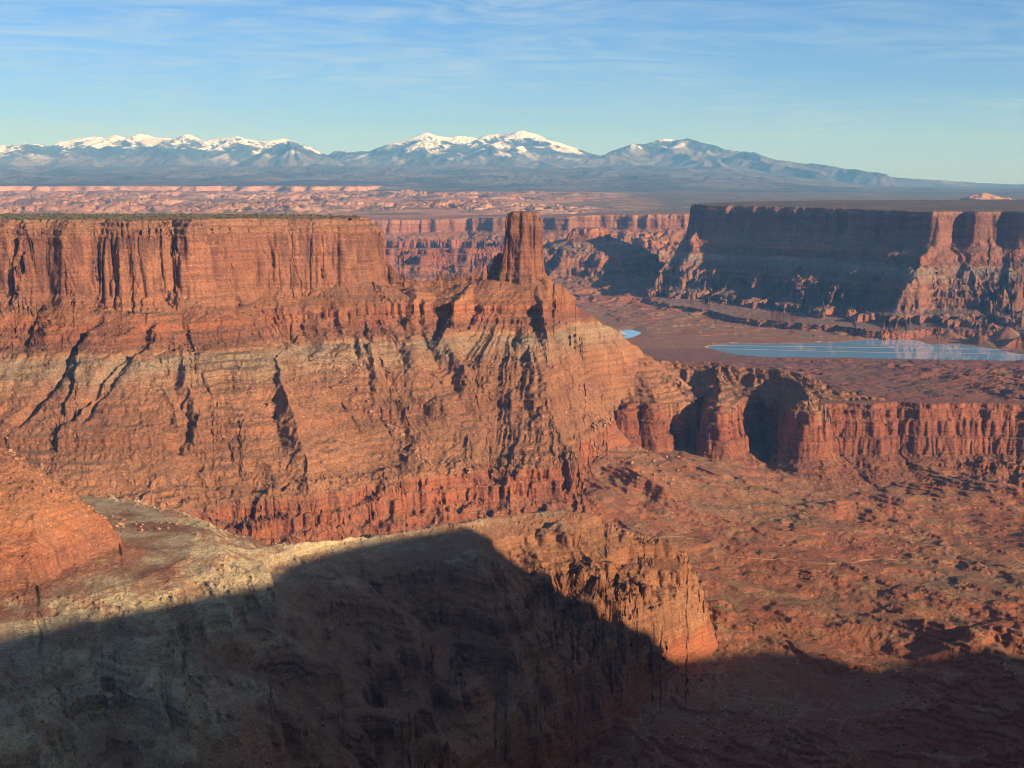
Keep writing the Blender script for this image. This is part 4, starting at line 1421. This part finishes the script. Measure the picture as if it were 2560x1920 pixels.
def boulders():
    rs = np.random.default_rng(21)
    v, f = ico(3)
    protos = []
    for k in range(9):
        w = v.copy()
        for _ in range(9):                       # split planes give flat broken faces
            n = rs.normal(size=3)
            n /= np.linalg.norm(n)
            c = rs.uniform(0.55, 0.85)
            dd = w @ n
            w -= np.clip(dd - c, 0, None)[:, None] * n * 0.92
        w *= (1 + 0.06 * vn3(v[:, 0] * 2.5 + 9 * k, v[:, 1] * 2.5, v[:, 2] * 2.5))[:, None]
        w *= rs.uniform(0.7, 1.25, 3) * np.array([1.1, 1.0, 0.8])
        me = mesh_np('boulder', w, f, STONE, smooth=False)
        protos.append(me.data)
        COL.objects.unlink(me)
        bpy.data.objects.remove(me)
    streams = [
        ([(1385, 930), (1450, 1010), (1560, 1120), (1690, 1200)], 75, 24, (2.2, 5.2), 'pale boulder in the rubble fan below the right side of the rock tower', 'boulders below the rock tower'),
        ([(800, 900), (900, 1010), (1010, 1110), (1110, 1185), (1230, 1200)], 70, 16, (2.0, 4.8), 'pale boulder in the long debris chute beside the dark-sided prow', 'boulders in the debris chute'),
        ([(0, 1105), (120, 1205), (230, 1290), (330, 1325), (480, 1300)], 50, 16, (1.8, 3.8), 'pale boulder along the wash behind the sunlit left end of the ridge', 'boulders along the wash'),
        ([(300, 1640), (520, 1560), (800, 1680), (1000, 1560), (900, 1800), (420, 1800), (150, 1700)], 75, 90, (1.2, 3.8), 'grey boulder on the shadowed foreground slope', 'boulders on the shadowed slope'),
        ([(1900, 1370), (2080, 1340), (2250, 1370), (2500, 1370)], 30, 22, (1.8, 3.6), 'pale boulder lying on the sunlit valley floor', 'boulders on the valley floor')]
    for ln, n, sp, (r0, r1), lab, grp in streams:
        px, py = along(ln, n, sp, rs)
        P = cast(px, py)
        for q in P:
            if not np.isfinite(q).all():
                continue
            r = r0 + (r1 - r0) * rs.random() ** 2.2
            o = bpy.data.objects.new('boulder', protos[rs.integers(len(protos))])
            COL.objects.link(o)
            o.location = (q[0], q[1], q[2] + 0.25 * r)
            o.rotation_euler = (rs.uniform(-0.5, 0.5), rs.uniform(-0.5, 0.5), rs.uniform(0, 6.28))
            o.scale = (r, r, r)
            tag(o, lab, 'boulder', grp)


boulders()


def scrub_mat():
    g = NG('juniper_scrub')
    n = g.noise(9, 3, 0.6)
    return g.done(g.mix(g.rng(n, 0.4, 0.6), (0.050, 0.058, 0.030), (0.095, 0.088, 0.050)))


SCRUB = scrub_mat()


def bush_mass(name, P, r, label, cat):
    rs = np.random.default_rng(3)
    v, f = ico(2)
    n = len(P)
    V = v[None] * (1 + 0.35 * rs.normal(size=(n, len(v), 1)).clip(-1.4, 1.4)) * (r[:, None, None] * rs.uniform(0.75, 1.25, (n, 1, 3)))
    V[:, :, 2] *= 0.8
    V = V + P[:, None, :]
    Fc = (f[None] + (np.arange(n) * len(v))[:, None, None]).reshape(-1, 3)
    o = mesh_np(name, V.reshape(-1, 3), Fc, SCRUB, smooth=False)
    tag(o, label, cat, kind='stuff')


def scrub():
    rs = np.random.default_rng(8)
    # mesa top
    x = rs.uniform(-1350, -230, 9000)
    y = 2400 + 900 * rs.random(9000) ** 1.6
    d, _ = sdist(x, y, MESA_RIM)
    k = (d < -3) & (fbm(x, y, 90, 3) * 1.6 + 0.05 > rs.uniform(-0.4, 0.4, len(x)))
    x, y = x[k], y[k]
    z, _ = near(x, y)
    bush_mass('juniper_scrub', np.stack([x, y, z + 0.6], 1), 1.2 + 2.8 * rs.random(len(x)) ** 2.5, 'dark green juniper scrub covering the flat top of the big mesa', 'scrub')
    # valley floor
    y = rs.uniform(1350, 3000, 16000)
    x = y * rs.uniform(-0.1, 0.44, 16000)
    z, rg = near(x, y)
    k = ((rg == FLOOR) | ((rg == BENCH) & (z < -560))) & (fbm(x + 50, y, 170, 3) > rs.uniform(-0.4, 0.6, len(x)))
    x, y, z = x[k], y[k], z[k]
    bush_mass('desert_scrub', np.stack([x, y, z + 0.3], 1), 0.6 + 1.0 * rs.random(len(x)) ** 2.5, 'small dark desert shrubs dotted over the red valley floor', 'scrub')


scrub()


def track_mat():
    g = NG('pale_track_dust')
    return g.done(g.mix(g.noise(9, 4, 0.6), (0.29, 0.165, 0.102), (0.24, 0.125, 0.075)))


TRACK = track_mat()


def track(pts, w, label):
    P = np.array(pts, float)
    seg = np.linalg.norm(np.diff(P, axis=0), axis=1)
    c = np.concatenate([[0], np.cumsum(seg)])
    t = np.arange(0, c[-1], 9.0)
    q = cast(np.interp(t, c, P[:, 0]), np.interp(t, c, P[:, 1]))
    q = q[np.isfinite(q).all(1)]
    # finer along the ground, draped on it
    sg = np.linalg.norm(np.diff(q[:, :2], axis=0), axis=1)
    c = np.concatenate([[0], np.cumsum(sg)])
    t = np.arange(0, c[-1], 4.0)
    kx = np.array([0.25, 0.5, 0.25])
    sx, sy = q[:, 0].copy(), q[:, 1].copy()
    for _ in range(6):
        sx[1:-1] = np.convolve(sx, kx, 'valid')
        sy[1:-1] = np.convolve(sy, kx, 'valid')
    x, y = np.interp(t, c, sx), np.interp(t, c, sy)
    tx, ty = np.gradient(x), np.gradient(y)
    l = np.hypot(tx, ty) + 1e-9
    nx, ny = -ty / l, tx / l
    cols = []
    for o_ in (-w, -w * 0.5, 0, w * 0.5, w):
        xx, yy = x + nx * o_, y + ny * o_
        zz, _ = near(xx, yy)
        cols.append(np.stack([xx, yy, zz + (0.75 if abs(o_) < w else -0.2)], 1))
    V = np.stack(cols, 1)
    m = len(x)
    i, j = np.meshgrid(np.arange(m - 1), np.arange(4), indexing='ij')
    a = (i * 5 + j).ravel()
    o = mesh_np('dirt_track', V.reshape(-1, 3), np.stack([a, a + 5, a + 6, a + 1], 1), TRACK)
    tag(o, label, 'dirt track', kind='structure')


track([(1530, 1338), (1640, 1342), (1740, 1345), (1830, 1395), (1960, 1400), (2060, 1412), (2180, 1398), (2320, 1402), (2450, 1418), (2570, 1432)], 1.6, 'pale dirt track winding across the sunlit valley floor towards the right')


# ------------------------------------------------------------------ haze: one closed box of even pale air
def haze():
    bx = [(-80000, -6000, -680), (80000, 60000, 2300)]
    (x0, y0, z0), (x1, y1, z1) = bx
    v = [(x, y, z) for x in (x0, x1) for y in (y0, y1) for z in (z0, z1)]
    f = [(0, 1, 3, 2), (4, 6, 7, 5), (0, 4, 5, 1), (2, 3, 7, 6), (0, 2, 6, 4), (1, 5, 7, 3)]
    me = bpy.data.meshes.new('haze')
    me.from_pydata(v, [], f)
    me.update()
    m, N, L = new_mat('air')
    N.remove(N['Principled BSDF'])
    pv = N.new('ShaderNodeVolumePrincipled')
    pv.inputs['Color'].default_value = (0.14, 0.42, 1.0, 1)
    pv.inputs['Absorption Color'].default_value = (1, 1, 1, 1)
    pv.inputs['Density'].default_value = 3.0e-5
    pv.inputs['Anisotropy'].default_value = 0.0
    L.new(pv.outputs[0], N['Material Output'].inputs['Volume'])
    me.materials.append(m)
    o = bpy.data.objects.new('haze', me)
    COL.objects.link(o)
    tag(o, 'thin blue air over the whole canyon country', 'haze', kind='stuff')


haze()
scene.cycles.use_denoising = True
scene.cycles.denoiser = 'OPENIMAGEDENOISE'
scene.cycles.denoising_input_passes = 'RGB_ALBEDO_NORMAL'
scene.cycles.denoising_prefilter = 'ACCURATE'
scene.cycles.use_adaptive_sampling = False
scene.cycles.filter_width = 1.0
scene.cycles.volume_bounces = 0
scene.cycles.max_bounces = 6
scene.cycles.diffuse_bounces = 2
print('done', round(time.time() - T0, 1))
